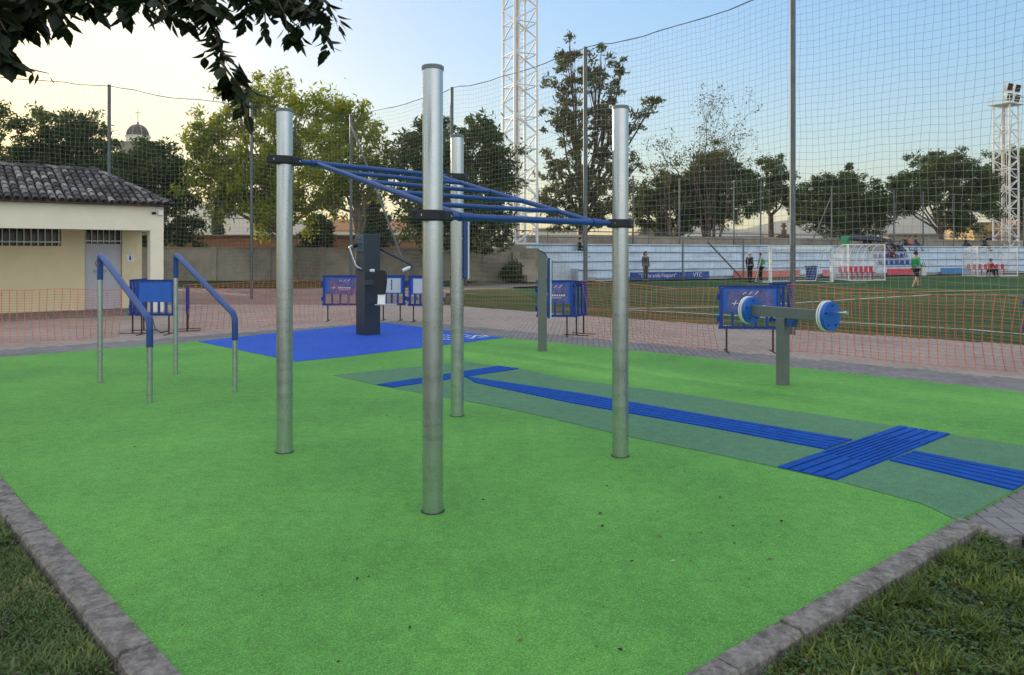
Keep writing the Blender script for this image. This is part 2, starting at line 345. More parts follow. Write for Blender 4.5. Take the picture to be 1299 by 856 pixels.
for i in range(-190, 191):
    for j in range(-75, 76):
        # herringbone: unit of one horizontal and one vertical block
        for o in (0, 1):
            u0 = i*W_ + j*2*L_*1.0; v0 = i*W_
            if o == 0: bx, by, sx, sy = u0, v0, L_, W_
            else: bx, by, sx, sy = u0+L_, v0-W_, W_, L_
            cx_, cy_ = bx+sx/2, by+sy/2
            X = cx_*ca-cy_*sa; Yy = 14+cx_*sa+cy_*ca
            if Yy > 24.5 or Yy < 3.2 or X < -17 or X > 15 or abs(X) > .78*Yy+.6: continue
            if not inside(X, Yy, pave): continue
            if inside(X, Yy, mat_poly) and dist_mat(X, Yy) < -.3 and X < 2: continue
            m_ = mats2[1] if (dist_mat(X, Yy) > 1.15 and Yy > 10) else mats2[0]
            z = -.012+rr.uniform(-.0015, .0015)
            hx, hy = sx/2-g_/2, sy/2-g_/2; vs = []
            for zz, k in ((-.03, 0), (z-.003, 0), (z, .003)):
                for ax, ay in ((-1,-1),(1,-1),(1,1),(-1,1)):
                    lx, ly = cx_+ax*(hx-k), cy_+ay*(hy-k)
                    vs.append((lx*ca-ly*sa, 14+lx*sa+ly*ca, zz))
            fs = [(8,9,10,11)]
            for b in (0, 4):
                fs += [(b+q, b+(q+1)%4, b+4+(q+1)%4, b+4+q) for q in range(4)]
            m_.add(vs, fs)
tag(mats2[0].build('grey_paving', M_pg), kind='structure')
tag(mats2[1].build('pink_paving', M_pp), kind='structure')
def farpave():
    k = N('distant_paving'); tc = k.n('ShaderNodeTexCoord'); mp = k.n('ShaderNodeMapping'); mp.inputs['Rotation'].default_value = (0,0,ang); k.l(tc.outputs['Object'], mp.inputs[0])
    b = k.n('ShaderNodeTexBrick', i_Scale=2.5, i_Color1=(.33,.26,.235,1), i_Color2=(.26,.22,.21,1), i_Mortar=(.08,.07,.065,1)); b.inputs['Mortar Size'].default_value = .025; k.l(mp.outputs[0], b.inputs[0])
    nz = k.n('ShaderNodeTexNoise', i_Scale=.4, i_Detail=5.0); k.l(tc.outputs['Object'], nz.inputs['Vector'])
    mx = k.n('ShaderNodeMix', data_type='RGBA', blend_type='MULTIPLY'); mx.inputs[0].default_value = 1; k.l(b.outputs[0], mx.inputs[6]); k.l(k.ramp(nz.outputs[0], [(.3,(.7,.7,.72)),(.7,(1.1,1.05,1))]), mx.inputs[7])
    k.l(mx.outputs[2], k.b.inputs['Base Color']); k.b.inputs['Roughness'].default_value = .85; return k.m
tag(MB().prism([Vector((-40,24.3,0)), Vector((-2.2,24.3,0)), Vector((-2.7,31,0)), Vector((-2.0,34.5,0)), Vector((4,38.5,0)), Vector((4,42,0)), Vector((-6,36,0)), Vector((-40,36,0))], -.03, -.014).build('far_paving', farpave()), kind='structure')

# pitch
def turf(name, a, b, c, sc=.35):
    k = N(name); tc = k.n('ShaderNodeTexCoord')
    mp = k.n('ShaderNodeMapping'); mp.inputs['Scale'].default_value = (.25, 1.6, 1); mp.inputs['Rotation'].default_value = (0,0,R(-12)); k.l(tc.outputs['Object'], mp.inputs[0])
    n1 = k.n('ShaderNodeTexNoise', i_Scale=sc, i_Detail=5.0, i_Roughness=.6); k.l(mp.outputs[0], n1.inputs['Vector'])
    n2 = k.n('ShaderNodeTexNoise', i_Scale=25., i_Detail=4.0, i_Roughness=.8); k.l(tc.outputs['Object'], n2.inputs['Vector'])
    cc = k.ramp(n1.outputs[0], [(.42, a), (.56, b), (.68, c)])
    mx = k.n('ShaderNodeMix', data_type='RGBA', blend_type='MULTIPLY'); mx.inputs[0].default_value = 1; k.l(cc, mx.inputs[6]); k.l(k.ramp(n2.outputs[0], [(.3,(.6,.6,.6)),(.7,(1.3,1.3,1.2))]), mx.inputs[7])
    k.l(mx.outputs[2], k.b.inputs['Base Color']); k.b.inputs['Roughness'].default_value = .95; k.b.inputs['Specular IOR Level'].default_value = .1
    bp = k.n('ShaderNodeBump', i_Strength=.8, i_Distance=.02); k.l(n2.outputs[0], bp.inputs['Height']); k.l(bp.outputs[0], k.b.inputs['Normal']); return k.m
M_turf = turf('artificial_turf', (.036,.092,.036), (.055,.11,.034), (.15,.15,.04))
M_dry = turf('worn_dry_grass', (.06,.09,.03), (.13,.12,.045), (.20,.165,.07), .9)
pn = Vector((-pdir.y, pdir.x, 0))
bk = Vector((-.25, 1, 0)).normalized()
tag(MB().prism([pA, pitch_edge[1], pitch_edge[2], pitch_edge[3], pB, pB+Vector((60,60,0)), Vector((60,64,0)), Vector((1,42.5,0)), Vector((-2.2,33.5,0))], -.05, -.022).build('pitch_verge', M_dry), kind='structure')
off = 2.2
tag(MB().prism([pA+pn*3.2+Vector((1.0,0,0)), pitch_edge[1]+pn*off, pitch_edge[3]+pn*.35, pB+pn*.3, pB+Vector((60,60,0)), Vector((60,63.5,0)), Vector((5,42.2,0)), Vector((0,37,0))], -.03, -.014).build('pitch_turf', M_turf), kind='structure')
lm = MB()
def line(pts, wd=.12, z=-.009):
    for a, b in zip(pts[:-1], pts[1:]):
        d = (b-a).normalized(); n_ = Vector((-d.y, d.x, 0))*wd/2; u = Vector((0,0,z))
        lm.quad(a-n_+u, b-n_+u, b+n_+u, a+n_+u)
line([G(780,392), G(860,395.5), G(938,400), G(1071,408), G(1228,417), G(1299,423), G(1500,439)])
line([G(780,391), G(907,389), G(1010,383.5), G(1100,378), G(1180,373.5), G(1299,374)], .14, -.0088)
line([G(830,367), G(1000,361.5), G(1100,358)], .12, -.0086)
tag(lm.build('pitch_line', mat('white_line_paint', (.7,.72,.68), .8, var=.15, scale=3)), kind='structure')
yl = MB(); lm = yl
line([G(1040,371.5), G(1160,370), G(1299,366.5)], .5, -.0085)
tag(yl.build('yellow_pitch_line', mat('yellow_line_paint', (.26,.24,.05), .9, var=.3, scale=3)), kind='structure')
# grass bank before the perimeter wall
tag(MB().prism([Vector((-40,35.8,0)), Vector((-6,35.8,0)), Vector((-3,40,0)), Vector((-2,47,0)), Vector((-40,47,0))], -.05, .02).build('grass_bank', turf('bank_grass', (.03,.06,.015), (.05,.085,.02), (.09,.11,.03), 1.2)), kind='structure')  # dark green grass, tone varied by noise

# ------------------------------------------------------------------ kerbs
def kerb(inner0, inner1, outer_sign, wd, blk, m, mb, top=.012, jit=1):
    d = (inner1-inner0); Ln = d.length; d.normalize(); n_ = Vector((-d.y, d.x, 0))*outer_sign
    t = 0; rk = random.Random(5)
    while t < Ln:
        l = min(blk*rk.uniform(.8, 1.15), Ln-t+.001); a = inner0+d*t; b = inner0+d*(t+l-.010)
        w0 = rk.uniform(-.004,.004)*jit; z = top+rk.uniform(-.004,.005)*jit; e = .013
        # profile with worn arrises
        prof = [(w0, -.12), (w0, z-e), (w0+e*.6, z), (w0+wd-e*1.2, z-.002), (w0+wd, z-e*1.6), (w0+wd+.004, -.12)]
        vs = []; K = 6
        for k in range(K+1):
            p = lerp(a, b, k/K)
            for i, (s_, zz) in enumerate(prof):
                jx = rk.uniform(-.0035,.0035) if 0 < i < 5 else 0
                vs.append(p+n_*(s_+jx)+Vector((0,0,zz+jx*.5)))
        n6 = len(prof); fs = [tuple(range(n6)), tuple(K*n6+i for i in range(n6))[::-1]]
        for k in range(K):
            fs += [(k*n6+i, (k+1)*n6+i, (k+1)*n6+i+1, k*n6+i+1) for i in range(n6-1)]
        mb.add(vs, fs); t += l
kb = MB()
dl = (leftc-near).normalized(); dr = (kr1-near).normalized()
kerb(near-dr*.0, leftc, 1, .145, .42, M_kerb, kb)
kerb(near, kr1+dr*.02, -1, .125, .55, M_kerb, kb, top=.02)
k2 = G(1224,664)-dr*.02
kerb(kr1+dr*.03, kr1+dr*.03+Vector((.12,-.09,0)), -1, .10, .5, M_kerb, kb, top=.006)
kerb(kr1+dr*.03+Vector((.10,-.08,0)), G(1299,685), -1, .09, .5, M_kerb, kb, top=.006)
kerb(G(1299,685), G(1299,685)+Vector((6,-1.4,0)), -1, .09, .5, M_kerb, kb, top=.006)
tag(kb.build('kerb', M_kerb), kind='structure')

# ------------------------------------------------------------------ near grass (uncountable blades)
def blades(name, poly, n, hmin, hmax, wd, m, seed, z0=-.075, clump=True):
    r = np.random.default_rng(seed)
    xs = [p.x for p in poly]; ys = [p.y for p in poly]; P = []
    nz = [(r.uniform(min(xs), max(xs)), r.uniform(min(ys), max(ys)), r.choice([.25,.5,.8,1.0,1.2,1.5])) for _ in range(420)]
    cx = np.array([q[0] for q in nz]); cy = np.array([q[1] for q in nz]); cs = np.array([q[2] for q in nz])
    while len(P) < n:
        x, y = r.uniform(min(xs), max(xs)), r.uniform(min(ys), max(ys))
        if abs(x) > .72*y+.25 or not inside(x, y, poly): continue
        i = np.argmin((cx-x)**2+(cy-y)**2)
        if r.random() > cs[i]: continue
        P.append((x, y, cs[i]))
    P = np.array(P); hgt = r.uniform(hmin, hmax, n)*P[:, 2]*r.choice([1,1,1,1.5], n); a = r.uniform(0, 2*np.pi, n); b = a+r.uniform(-.6,.6,n)+np.pi/2
    lean = r.uniform(.2, 1.3, n)*hgt; ww = wd*r.uniform(.6, 1.5, n)
    base = np.stack([P[:,0], P[:,1], np.full(n, z0)], 1)
    wv = np.stack([np.cos(a)*ww, np.sin(a)*ww, np.zeros(n)], 1); lv = np.stack([np.cos(b)*lean, np.sin(b)*lean, np.zeros(n)], 1); up = np.zeros((n,3)); up[:,2] = hgt
    v = np.stack([base-wv, base+wv, base+wv*.8+lv*.35+up*.6, base-wv*.8+lv*.35+up*.6, base+lv+up*.95], 1).reshape(-1,3)
    f = []
    idx = np.arange(n)*5
    fq = np.stack([idx, idx+1, idx+2, idx+3], 1).tolist(); ft = np.stack([idx+3, idx+2, idx+4], 1).tolist()
    me = bpy.data.meshes.new(name); me.from_pydata(v.tolist(), [], fq+ft); me.materials.append(m); me.update()
    o = bpy.data.objects.new(name, me); col.objects.link(o); return o
M_gr1 = island_mat('lawn_blades_left', [(0,(.06,.10,.045)),(.5,(.13,.20,.075)),(.8,(.22,.27,.10)),(1,(.36,.31,.18))], .7, .25, (1.5,1.6,.7), 2.5)
M_gr2 = island_mat('lawn_blades_right', [(0,(.05,.08,.022)),(.5,(.11,.165,.04)),(.8,(.20,.26,.06)),(1,(.40,.34,.16))], .7, .25, (1.5,1.6,.7), 2.5)
gl = [near-dr*.17, leftc-dr*.17, leftc+Vector((-2.5,-2,0)), near+Vector((-3.2,-.3,0))]
gp = lambda p: Vector((p[0], p[1], 0))
gR = [near+Vector((.13,-.10,0))*1.0, kr1+Vector((.10,-.12,0)), G(1299,697), G(1299,697)+Vector((1.2,-.25,0)), near+Vector((3.2,-.2,0))]
tag(blades('lawn_grass', gl, 52000, .010, .034, .0042, M_gr1, 11, z0=-.045), kind='stuff')
tag(blades('lawn_grass', gR, 62000, .014, .050, .0046, M_gr2, 12, z0=-.05), kind='stuff')
def weeds(name, poly, n, m, seed, size=(.008,.02)):
    r = random.Random(seed); mb = MB(); xs = [p.x for p in poly]; ys = [p.y for p in poly]; c = 0
    while c < n:
        x, y = r.uniform(min(xs), max(xs)), r.uniform(min(ys), max(ys))
        if abs(x) > .72*y+.2 or not inside(x, y, poly): continue
        c += 1; k = r.randint(4, 8); h0 = r.uniform(-.07, -.02)
        for i in range(k):
            a = r.uniform(0, 6.28); l = r.uniform(*size); el = r.uniform(.1, 1.0); d = Vector((math.cos(a)*math.cos(el), math.sin(a)*math.cos(el), math.sin(el)*.8)); s_ = Vector((-math.sin(a), math.cos(a), 0))*l*.45
            b = Vector((x+r.uniform(-.01,.01), y+r.uniform(-.01,.01), h0+r.uniform(0,.03)))
            mb.add([b, b+d*l*.5+s_, b+d*l*1.15+Vector((0,0,-.003)), b+d*l*.5-s_], [(0,1,2,3)])
    return mb.build(name, m)
M_w1 = island_mat('broad_weed_leaves', [(0,(.04,.08,.03)),(.6,(.08,.15,.05)),(1,(.15,.22,.08))], .55, .2, None, 3)
tag(weeds('lawn_weeds', gl, 1500, M_w1, 21, (.006,.017)), kind='stuff'); tag(weeds('lawn_weeds', gR, 5200, M_w1, 22, (.008,.024)), kind='stuff')
M_dl = island_mat('dead_leaf', [(0,(.02,.016,.012)),(.5,(.08,.06,.04)),(1,(.24,.20,.14))], .8)
tag(weeds('dead_leaves', gl, 900, M_dl, 23, (.005,.018)), kind='stuff'); tag(weeds('dead_leaves', gR, 450, M_dl, 24, (.006,.025)), kind='stuff')
# litter on the rubber floor
lt = MB(); r = random.Random(9)
for i in range(480):
    if i < 160: x, y = G(r.uniform(760,1000), r.uniform(590,720)).xy
    elif i < 230: x, y = G(r.uniform(440,560), r.uniform(470,560)).xy
    else: x, y = G(r.uniform(20,1290), 440+410*r.random()**.8).xy
    if not inside(x, y, mat_poly): continue
    l = r.uniform(.0025, .007) if r.random() < .85 else r.uniform(.007,.018); a = r.uniform(0, 6.28)
    u = Vector((math.cos(a), math.sin(a), 0))*l; s_ = Vector((-u.y, u.x, 0))*r.uniform(.3,.6); c = Vector((x, y, .006))
    lt.add([c-u, c+s_+Vector((0,0,l*.4)), c+u+Vector((0,0,l*.2)), c-s_], [(0,1,2),(0,2,3)])
tag(lt.build('fallen_leaf_bits', island_mat('litter', [(0,(.015,.012,.01)),(.8,(.05,.035,.02)),(.93,(.2,.15,.08)),(1,(.6,.6,.55))], .8)), kind='stuff')

# ------------------------------------------------------------------ incline ladder on four posts
def post_ring_prof(r, h): return [(r, .0), (r, h-.012), (r+.006, h-.012), (r+.006, h-.002), (r+.002, h)]
posts = [((549,648), 'near'), ((361,573), 'left'), ((787,578), 'right'), ((580,527), 'back')]
PP = {k: G(*p) for p, k in posts}
PH = 2.85; PR = .066
ld = thing('ladder_frame', 'inclined blue bar ladder clamped between four galvanised steel posts on the green floor', 'exercise ladder', (PP['near']+PP['back'])/2)
def bp_(mb, name, m, par, **k):
    o = mb.build(name, m, par, **k); wl = par.location
    if par.parent is None: o.location = -Vector(wl) if par.rotation_euler.z == 0 else o.location
    return o
zc = {'left': 2.42, 'back': 2.42, 'near': 1.89, 'right': 1.89}
axis = {'left': PP['back'], 'back': PP['left'], 'near': PP['right'], 'right': PP['near']}
for k, p in PP.items():
    mb = MB().lathe((p.x, p.y, 0), [(PR, 0), (PR, PH-.03)], 40)
    o = bp_(mb, 'post', M_galv, ld, smooth=True)
    bp_(MB().lathe((p.x, p.y, .0005), [(PR+.011, 0), (PR+.010, .003), (PR-.005, .0035)], 40), 'base_joint', M_dark, ld)
    mb = MB().lathe((p.x, p.y, PH-.03), [(PR+.005, 0), (PR+.006, .022), (PR+.001, .028), (.02, .031)], 40)
    c = bp_(mb, 'post_cap', mat('cap_grey_'+k, (.16,.20,.22), .5), ld, smooth=True)
    # clamp: collar with two lugs along the bar axis
    ax = axis[k]; d = (Vector((ax.x, ax.y, 0))-Vector((p.x, p.y, 0))).normalized(); z = zc[k]; ra = math.atan2(d.y, d.x)
    mb = MB(); n = 40; vs = []
    for zz, gk in ((-.034, .93), (-.026, 1), (.026, 1), (.034, .93)):
        for i in range(n):
            t = 2*math.pi*i/n; cx, sx = math.cos(t), math.sin(t)
            rad = (PR+.022)+.062*abs(cx)**14+.012*abs(cx)**3
            vs.append(Vector((p.x, p.y, z+zz))+rz(ra) @ Vector((rad*cx, min(max(rad*sx, -.09), .09), 0))*gk)
    fs = [tuple(range(n))[::-1], tuple(3*n+i for i in range(n))]
    for q in range(3): fs += [(q*n+i, q*n+(i+1)%n, (q+1)*n+(i+1)%n, (q+1)*n+i) for i in range(n)]
    mb.add(vs, fs); cl = bp_(mb, 'clamp', M_dark, ld)
    for sgn in (-1, 1):
        c0 = Vector((p.x, p.y, z))+d*(PR+.052)*sgn; nn = Vector((-d.y, d.x, 0))
        MB().tube([c0-nn*.042, c0+nn*.042], .008, 8).build('bolt', M_galv, cl)
def flatp(p, z): return Vector((p.x, p.y, z))
A, B = flatp(PP['left'], 2.42), flatp(PP['back'], 2.42); Cc, D = flatp(PP['near'], 1.89), flatp(PP['right'], 1.89)
d1 = (B-A).normalized(); d2 = (D-Cc).normalized()
br = .024
bp_(MB().tube([A+d1*.10, B-d1*.10], br, 16), 'top_bar', M_bluepaint, ld, smooth=True)
bp_(MB().tube([Cc+d2*.10, D-d2*.10], br, 16), 'bottom_bar', M_bluepaint, ld, smooth=True)
A1, B1 = A+d1*.30, B-d1*.30; C1, D1 = Cc+d2*.27, D-d2*.30
for p_, q_ in ((A1, C1), (B1, D1)): bp_(MB().tube([p_, q_], .021, 16), 'side_rail', M_bluepaint, ld, smooth=True)
for dd, p_ in ((d1, A1), (d1, B1), (d2, C1), (d2, D1)):
    bp_(MB().tube([p_-dd*.055, p_+dd*.055], .030, 16), 'sleeve', M_bluepaint, ld, smooth=True)
for i in range(1, 5):
    t = i/5; bp_(MB().tube([lerp(A1, C1, t), lerp(B1, D1, t)], .0185, 14), 'rung', M_bluepaint, ld, smooth=True)
# instruction plate on the back post
p = PP['back']; pa = at(589,278,7.75); u = Vector((.030,.20,0))
mb = MB(); c0 = Vector((p.x+.085, p.y, 1.69)); dirp = Vector((-.035,1,0)).normalized(); rm = rz(math.atan2(dirp.y, dirp.x))
bp_(MB().box(c0+dirp*.15, (.36,.045,.60), rm), 'instruction_plate', M_bluepaint, ld, bevel=.008)
bp_(MB().box(c0+dirp*.15+Vector((.028,-.003,0)), (.37,.009,.61), rm), 'plate_edge', M_whiteplastic, ld, bevel=.003)
for zz in (1.79, 1.43):
    bp_(MB().lathe((p.x, p.y, zz), [(PR+.003, 0), (PR+.003, .014)], 32), 'band', M_galv, ld, smooth=True)

# ------------------------------------------------------------------ rehab handrails
def bend(pts, r=.1, k=6):
    out = [pts[0]]
    for i in range(1, len(pts)-1):
        a = (pts[i-1]-pts[i]).normalized(); b = (pts[i+1]-pts[i]).normalized(); p0 = pts[i]+a*r; p1 = pts[i]+b*r
        for j in range(k+1):
            t = j/k; out.append(p0*(1-t)**2+pts[i]*2*t*(1-t)+p1*t*t)
    return out+[pts[-1]]
def handrail(b0, b1, label):
    t = thing('sloping_handrail', label, 'handrail', b0, 0, 'blue topped sloping handrails')
    v = b1-b0; z0, z1 = 1.60, .93
    # steel legs
    for q, zz in ((Vector((0,0,0)), z0-.30), (v, z1-.33)):
        MB().tube([q, q+Vector((0,0,zz+.02))], .030, 18).build('leg', M_galv, t, smooth=True)
        MB().tube([q+Vector((0,0,zz)), q+Vector((0,0,zz+.015))], .035, 18).build('collar', M_galv, t, smooth=True)
    dirx = v.normalized()
    path = bend([Vector((0,0,z0-.29)), Vector((0,0,z0+.04)), v+Vector((0,0,z1-.02)), v+Vector((0,0,z1-.32))], .10)
    MB().tube(path, .036, 18).build('grip_rail', M_bluepaint, t, smooth=True)
    return t
handrail(G(127,485), G(190,510), 'sloping blue topped handrail on steel legs, nearer the left edge')
handrail(G(223,474), G(298,496), 'sloping blue topped handrail on steel legs, nearer the blue floor area')

# ------------------------------------------------------------------ shoulder / arm trainer with two discs
bc = G(993,488); ax_ = Vector((.55,-.83,0)).normalized(); ba = math.atan2(ax_.y, ax_.x)
t = thing('disc_trainer', 'grey T shaped arm trainer with a blue disc at each end of its beam', 'exercise machine', bc, ba)
MB().box((0,0,.41), (.12,.12,.86)).build('post', M_grey, t, bevel=.008)
MB().box((.07,0,.905), (1.06,.07,.135)).build('beam', M_grey, t, bevel=.006)
mb = MB(); mb.add([(.09,-.05,.835),(.19,-.05,.835),(.16,-.05,.74),(.09,-.05,.74),(.09,.05,.835),(.19,.05,.835),(.16,.05,.74),(.09,.05,.74)],[(0,1,2,3)[::-1],(4,5,6,7),(0,1,5,4),(1,2,6,5),(2,3,7,6),(3,0,4,7)]); mb.build('bracket', M_bluepaint, t)
for sx in (-.49, .65):
    dk = None
    for i, (o_, r_, m_, nm) in enumerate(((-.062,.180,M_whiteplastic,'disc_rim'), (-.012,.172,M_blueboard,'disc'), (-.040,.170,M_blueboard,'disc_core'), (-.030,.181,M_whiteplastic,'disc_rim'))):
        mb = MB(); n = 40; vs = []
        th = (.018,.045,.012,.014)[i]
        for xx in (o_, o_+th):
            for k in range(n):
                a = 2*math.pi*k/n; rad = r_*(1-.10*max(0, math.cos(a)-.75)/.25*.5)
                vs.append((sx+xx, rad*math.cos(a), .905+rad*math.sin(a)))
        fs = [tuple(range(n)), tuple(n+i2 for i2 in range(n))[::-1]]+[(k, n+k, n+(k+1)%n, (k+1)%n) for k in range(n)]
        o = mb.add(vs, fs).build(nm, m_, t, bevel=.003)
        if i == 1: dk = o
    for k in range(5):
        a = k*1.257+.3; MB().tube([(sx+.035, .125*math.cos(a), .905+.125*math.sin(a)), (sx+.045, .125*math.cos(a), .905+.125*math.sin(a))], .012, 10).build('bolt', M_anth, dk)
    MB().tube([(sx+.038,.01,.945), (sx+.20,.01,.955)], .016, 14).build('handle', M_galv, t, smooth=True)
    MB().tube([(sx+.19,.01,.954), (sx+.225,.01,.956)], .026, 14).build('handle_knob', M_galv, t, smooth=True)

# ------------------------------------------------------------------ information post
bi = G(688,445)
t = thing('information_post', 'slim grey post with curved black capped top carrying a blue information board', 'sign post', bi)
mb = MB(); prof = [(-.075,0), (.075,0), (.075,1.56), (.05,1.62), (0,1.665), (-.075,1.69)]
mb.add([(x,-.05,z) for x,z in prof]+[(x,.05,z) for x,z in prof], [tuple(range(6)), tuple(6+i for i in range(6))[::-1]]+[(i, 6+i, 6+(i+1)%6, (i+1)%6) for i in range(6)])
mb.build('post', M_grey, t)
MB().tube([Vector((-.077,0,1.70)), Vector((0,0,1.675)), Vector((.055,0,1.628)), Vector((.082,0,1.56))], .035, 8, flat=.3).build('cap', M_dark, t)
wv = Vector((.075,1,0)); rw = rz(math.atan2(wv.y, wv.x))
MB().box(Vector((.125,.22,1.06)), (.50,.045,1.02), rw).build('board', M_bluepaint, t, bevel=.01)
MB().box(Vector((.154,.215,1.06)), (.52,.010,1.05), rw).build('board_edge', M_whiteplastic, t, bevel=.003)
MB().box((.085,.02,1.2), (.04,.05,.06)).build('bracket', M_grey, t)

# ------------------------------------------------------------------ dark tower machine
bt = G(467,424); Yt = bt.y
t = thing('tower_trainer', 'dark tower exercise machine with crank arms and backrest on blue floor', 'exercise machine', bt)
th_ = math.atan2(-.22, .29)
RT = rz(R(40)); s_ = .36
MB().box((0,.0,1.01), (s_,s_,2.02), RT).build('tower', M_anth, t, bevel=.01)
MB().box((0,.0,2.03), (s_+.012,s_+.012,.02), RT).build('tower_cap', M_anthlight, t)
# left visible face: normal pointing to lower-left
nL = RT @ Vector((-1,0,0)); nF = RT @ Vector((0,-1,0)); dL = RT @ Vector((0,1,0))
pc = nL*(s_/2+.01)+Vector((0,0,1.85))
pn_ = MB().box(pc, (.02,s_-.03,.33), RT).build('control_panel', M_anthlight, t, bevel=.004)
for k in range(3): MB().box(pc+nL*.012+Vector((0,0,.08-.085*k)), (.006,.16,.022), RT).build('slot', M_dark, pn_)
def tp(px, py, Y=Yt-.15): return at(px, py, Y)-bt
pth = bend([tp(452,311), tp(443,312.5), tp(447,325), tp(452,338), tp(461,342.5), tp(474,343)], .05, 4)
MB().tube(pth, .024, 12).build('crank_arm', M_galv, t, smooth=True)
MB().tube([tp(455,340.5), tp(461,342.6), tp(467,343)], .027, 12).build('arm_sleeve', M_dark, t, smooth=True)
MB().tube([tp(467,343), tp(475,343.2)], .033, 12).build('grip', M_whiteplastic, t, smooth=True)
MB().tube([tp(448,312), tp(453,310)], .045, 12).build('pivot', M_dark, t, smooth=True)
MB().tube([tp(483,316,Yt+.1), tp(505,327,Yt-.05), tp(520.5,335,Yt-.15)], .026, 12).build('crank_arm', M_anth, t, smooth=True)
MB().tube([tp(522,338), tp(514,341.5), tp(511,343)], .034, 12).build('grip', M_whiteplastic, t, smooth=True)
MB().tube([tp(520,334), tp(523,341)], .035, 12).build('pivot', M_anth, t, smooth=True)
bkp = MB(); c = tp(482.5,358,Yt-.35); n = 24; vs = []
for yy in (-.03,.03):
    for k in range(n):
        a = 2*math.pi*k/n; cx, sx = math.cos(a), math.sin(a)
        vs.append(c+rz(R(-12)) @ Vector((.135*math.copysign(abs(cx)**.45, cx)*(1-.12*(sx<0)), yy, .245*math.copysign(abs(sx)**.45, sx))))
bkp.add(vs, [tuple(range(n)), tuple(n+i for i in range(n))[::-1]]+[(k, n+k, n+(k+1)%n, (k+1)%n) for k in range(n)]).build('backrest', M_dark, t, bevel=.01)
MB().box(tp(470,358,Yt-.25), (.22,.05,.10)).build('backrest_arm', M_anth, t, bevel=.005)
MB().box(tp(484,379.5,Yt-.38), (.15,.02,.20), Matrix.Rotation(R(-15),3,'X')).build('seat_plate', M_whiteplastic, t, bevel=.004)
MB().box(tp(490,386,Yt-.40), (.42,.26,.02)).build('footrest', M_galv, t, bevel=.004)
MB().tube([tp(476,386,Yt-.15), tp(484,386,Yt-.4)], .02, 10).build('footrest_arm', M_anth, t, smooth=True)

# ------------------------------------------------------------------ blue plastic barriers
M_sheetp = mat('purple_printed_sheet', (.10,.10,.28), .5, var=.5, scale=9)
M_sheetw = mat('white_printed_sheet', (.50,.60,.68), .5, var=.08, scale=4)
M_ink = mat('white_ink', (.6,.65,.75), .6)
def barrier(c, wd, ang_, label, panel=None, h=1.12, slats=5, feet=True, z0=.38, textl=None):
    t = thing('plastic_barrier', label, 'barrier', c, ang_, 'blue plastic crowd barriers')
    hw = wd/2
    def rail(z, nm):
        mb = MB(); k = max(4, int(wd/.11)); hh = .05
        mb.box((0,-.012,z-.020), (wd,.012,.014)); mb.box((0,-.012,z+.020), (wd,.012,.014)); mb.box((0,.012,z), (wd,.010,hh*.5))
        for i in range(k+1):
            mb.box((-hw+wd*i/k, 0, z), (.028,.035,hh))
        return mb.build(nm, M_blueplastic, t)
    rail(h-.025, 'top_rail'); rail(z0+.025, 'bottom_rail')
    zm = z0+.05; ht = h-.05-zm
    for sx in (-1, 1): MB().box((sx*(hw-.03), 0, zm+ht/2), (.06,.045,ht)).build('stile', M_blueplastic, t, bevel=.006)
    for sx in (-1, 1):
        for zz in (zm+.12, h-.2): MB().tube([(sx*(hw+.02),0,zz-.05), (sx*(hw+.02),0,zz+.05)], .022, 8).build('hinge_lug', M_blueplastic, t)
    pz0 = zm+ht*.36 if panel else zm
    n = slats
    for i in range(1, n):
        x = -hw+.03+(wd-.06)*i/n; zt = pz0 if panel else zm+ht
        MB().box((x, 0, (zm+zt)/2), (.045,.032,zt-zm)).build('slat', M_blueplastic, t)
    if panel:
        w2 = wd-.14
        pf = MB().box((0,0,(pz0+h-.05)/2), (w2+.02,.026,h-.05-pz0)).build('panel', M_blueboard, t, bevel=.006)
        if panel == 'purple' or panel == 'white':
            m_ = M_sheetp if panel == 'purple' else M_sheetw
            sh = MB().box((0,-.017,(pz0+h-.05)/2), (w2*.86,.004,(h-.05-pz0)*.86)).build('printed_sheet', m_, pf)
            mb = MB(); zc_ = (pz0+h-.05)/2
            if panel == 'purple':
                for k in range(3): mb.tube([(-.12+.1*k,-.021,zc_+.10), (-.06+.1*k,-.021,zc_+.14+.01*k)], .008, 4)
                mb.tube([(-w2*.30,-.021,zc_-.08), (-w2*.26,-.021,zc_+.0)], .010, 4); mb.tube([(-w2*.34,-.021,zc_-.05), (-w2*.22,-.021,zc_-.05)], .008, 4)
                for k in range(7): mb.box((-w2*.15+k*.045,-.020,zc_-.05), (.030,.003,.035))
                for k in range(5): mb.box((-w2*.12+k*.045,-.020,zc_-.10), (.030,.003,.015))
                mb.build('sheet_print', M_ink, sh)
            else:
                for k in range(5): mb.box((.0,-.020,zc_+.12-k*.05), (.03-.008*(k%2),.003,.052))
                mb.build('sheet_print', M_anth, sh)
    if feet:
        for sx in (-1, 1):
            f = MB().tube([(sx*(hw-.12),0,z0+.02), (sx*(hw-.12),0,.01)], .016, 8).tube([(sx*(hw-.12),-.26,.004), (sx*(hw-.12),.26,.004)], .013, 6)
            f.build('foot', M_rust, t)
    return t
def gz(px, py): v = G(px, py, -.012); return v
barrier(gz(197,424), .78, R(4), 'blue plastic barrier with plain blue board, behind the two handrails', 'plain')
barrier(gz(163,424)+Vector((-.02,.45,0)), .85, R(96), 'blue slatted barrier standing end on at left of the plain board one', None)
barrier(gz(229,421)+Vector((.0,.35,0)), .75, R(111), 'narrow blue barrier seen edge on, right of the plain board one', None, h=.98, slats=4)
barrier(gz(437,407), 1.05, R(2), 'blue barrier with purple printed sheet, left behind the dark tower', 'purple')
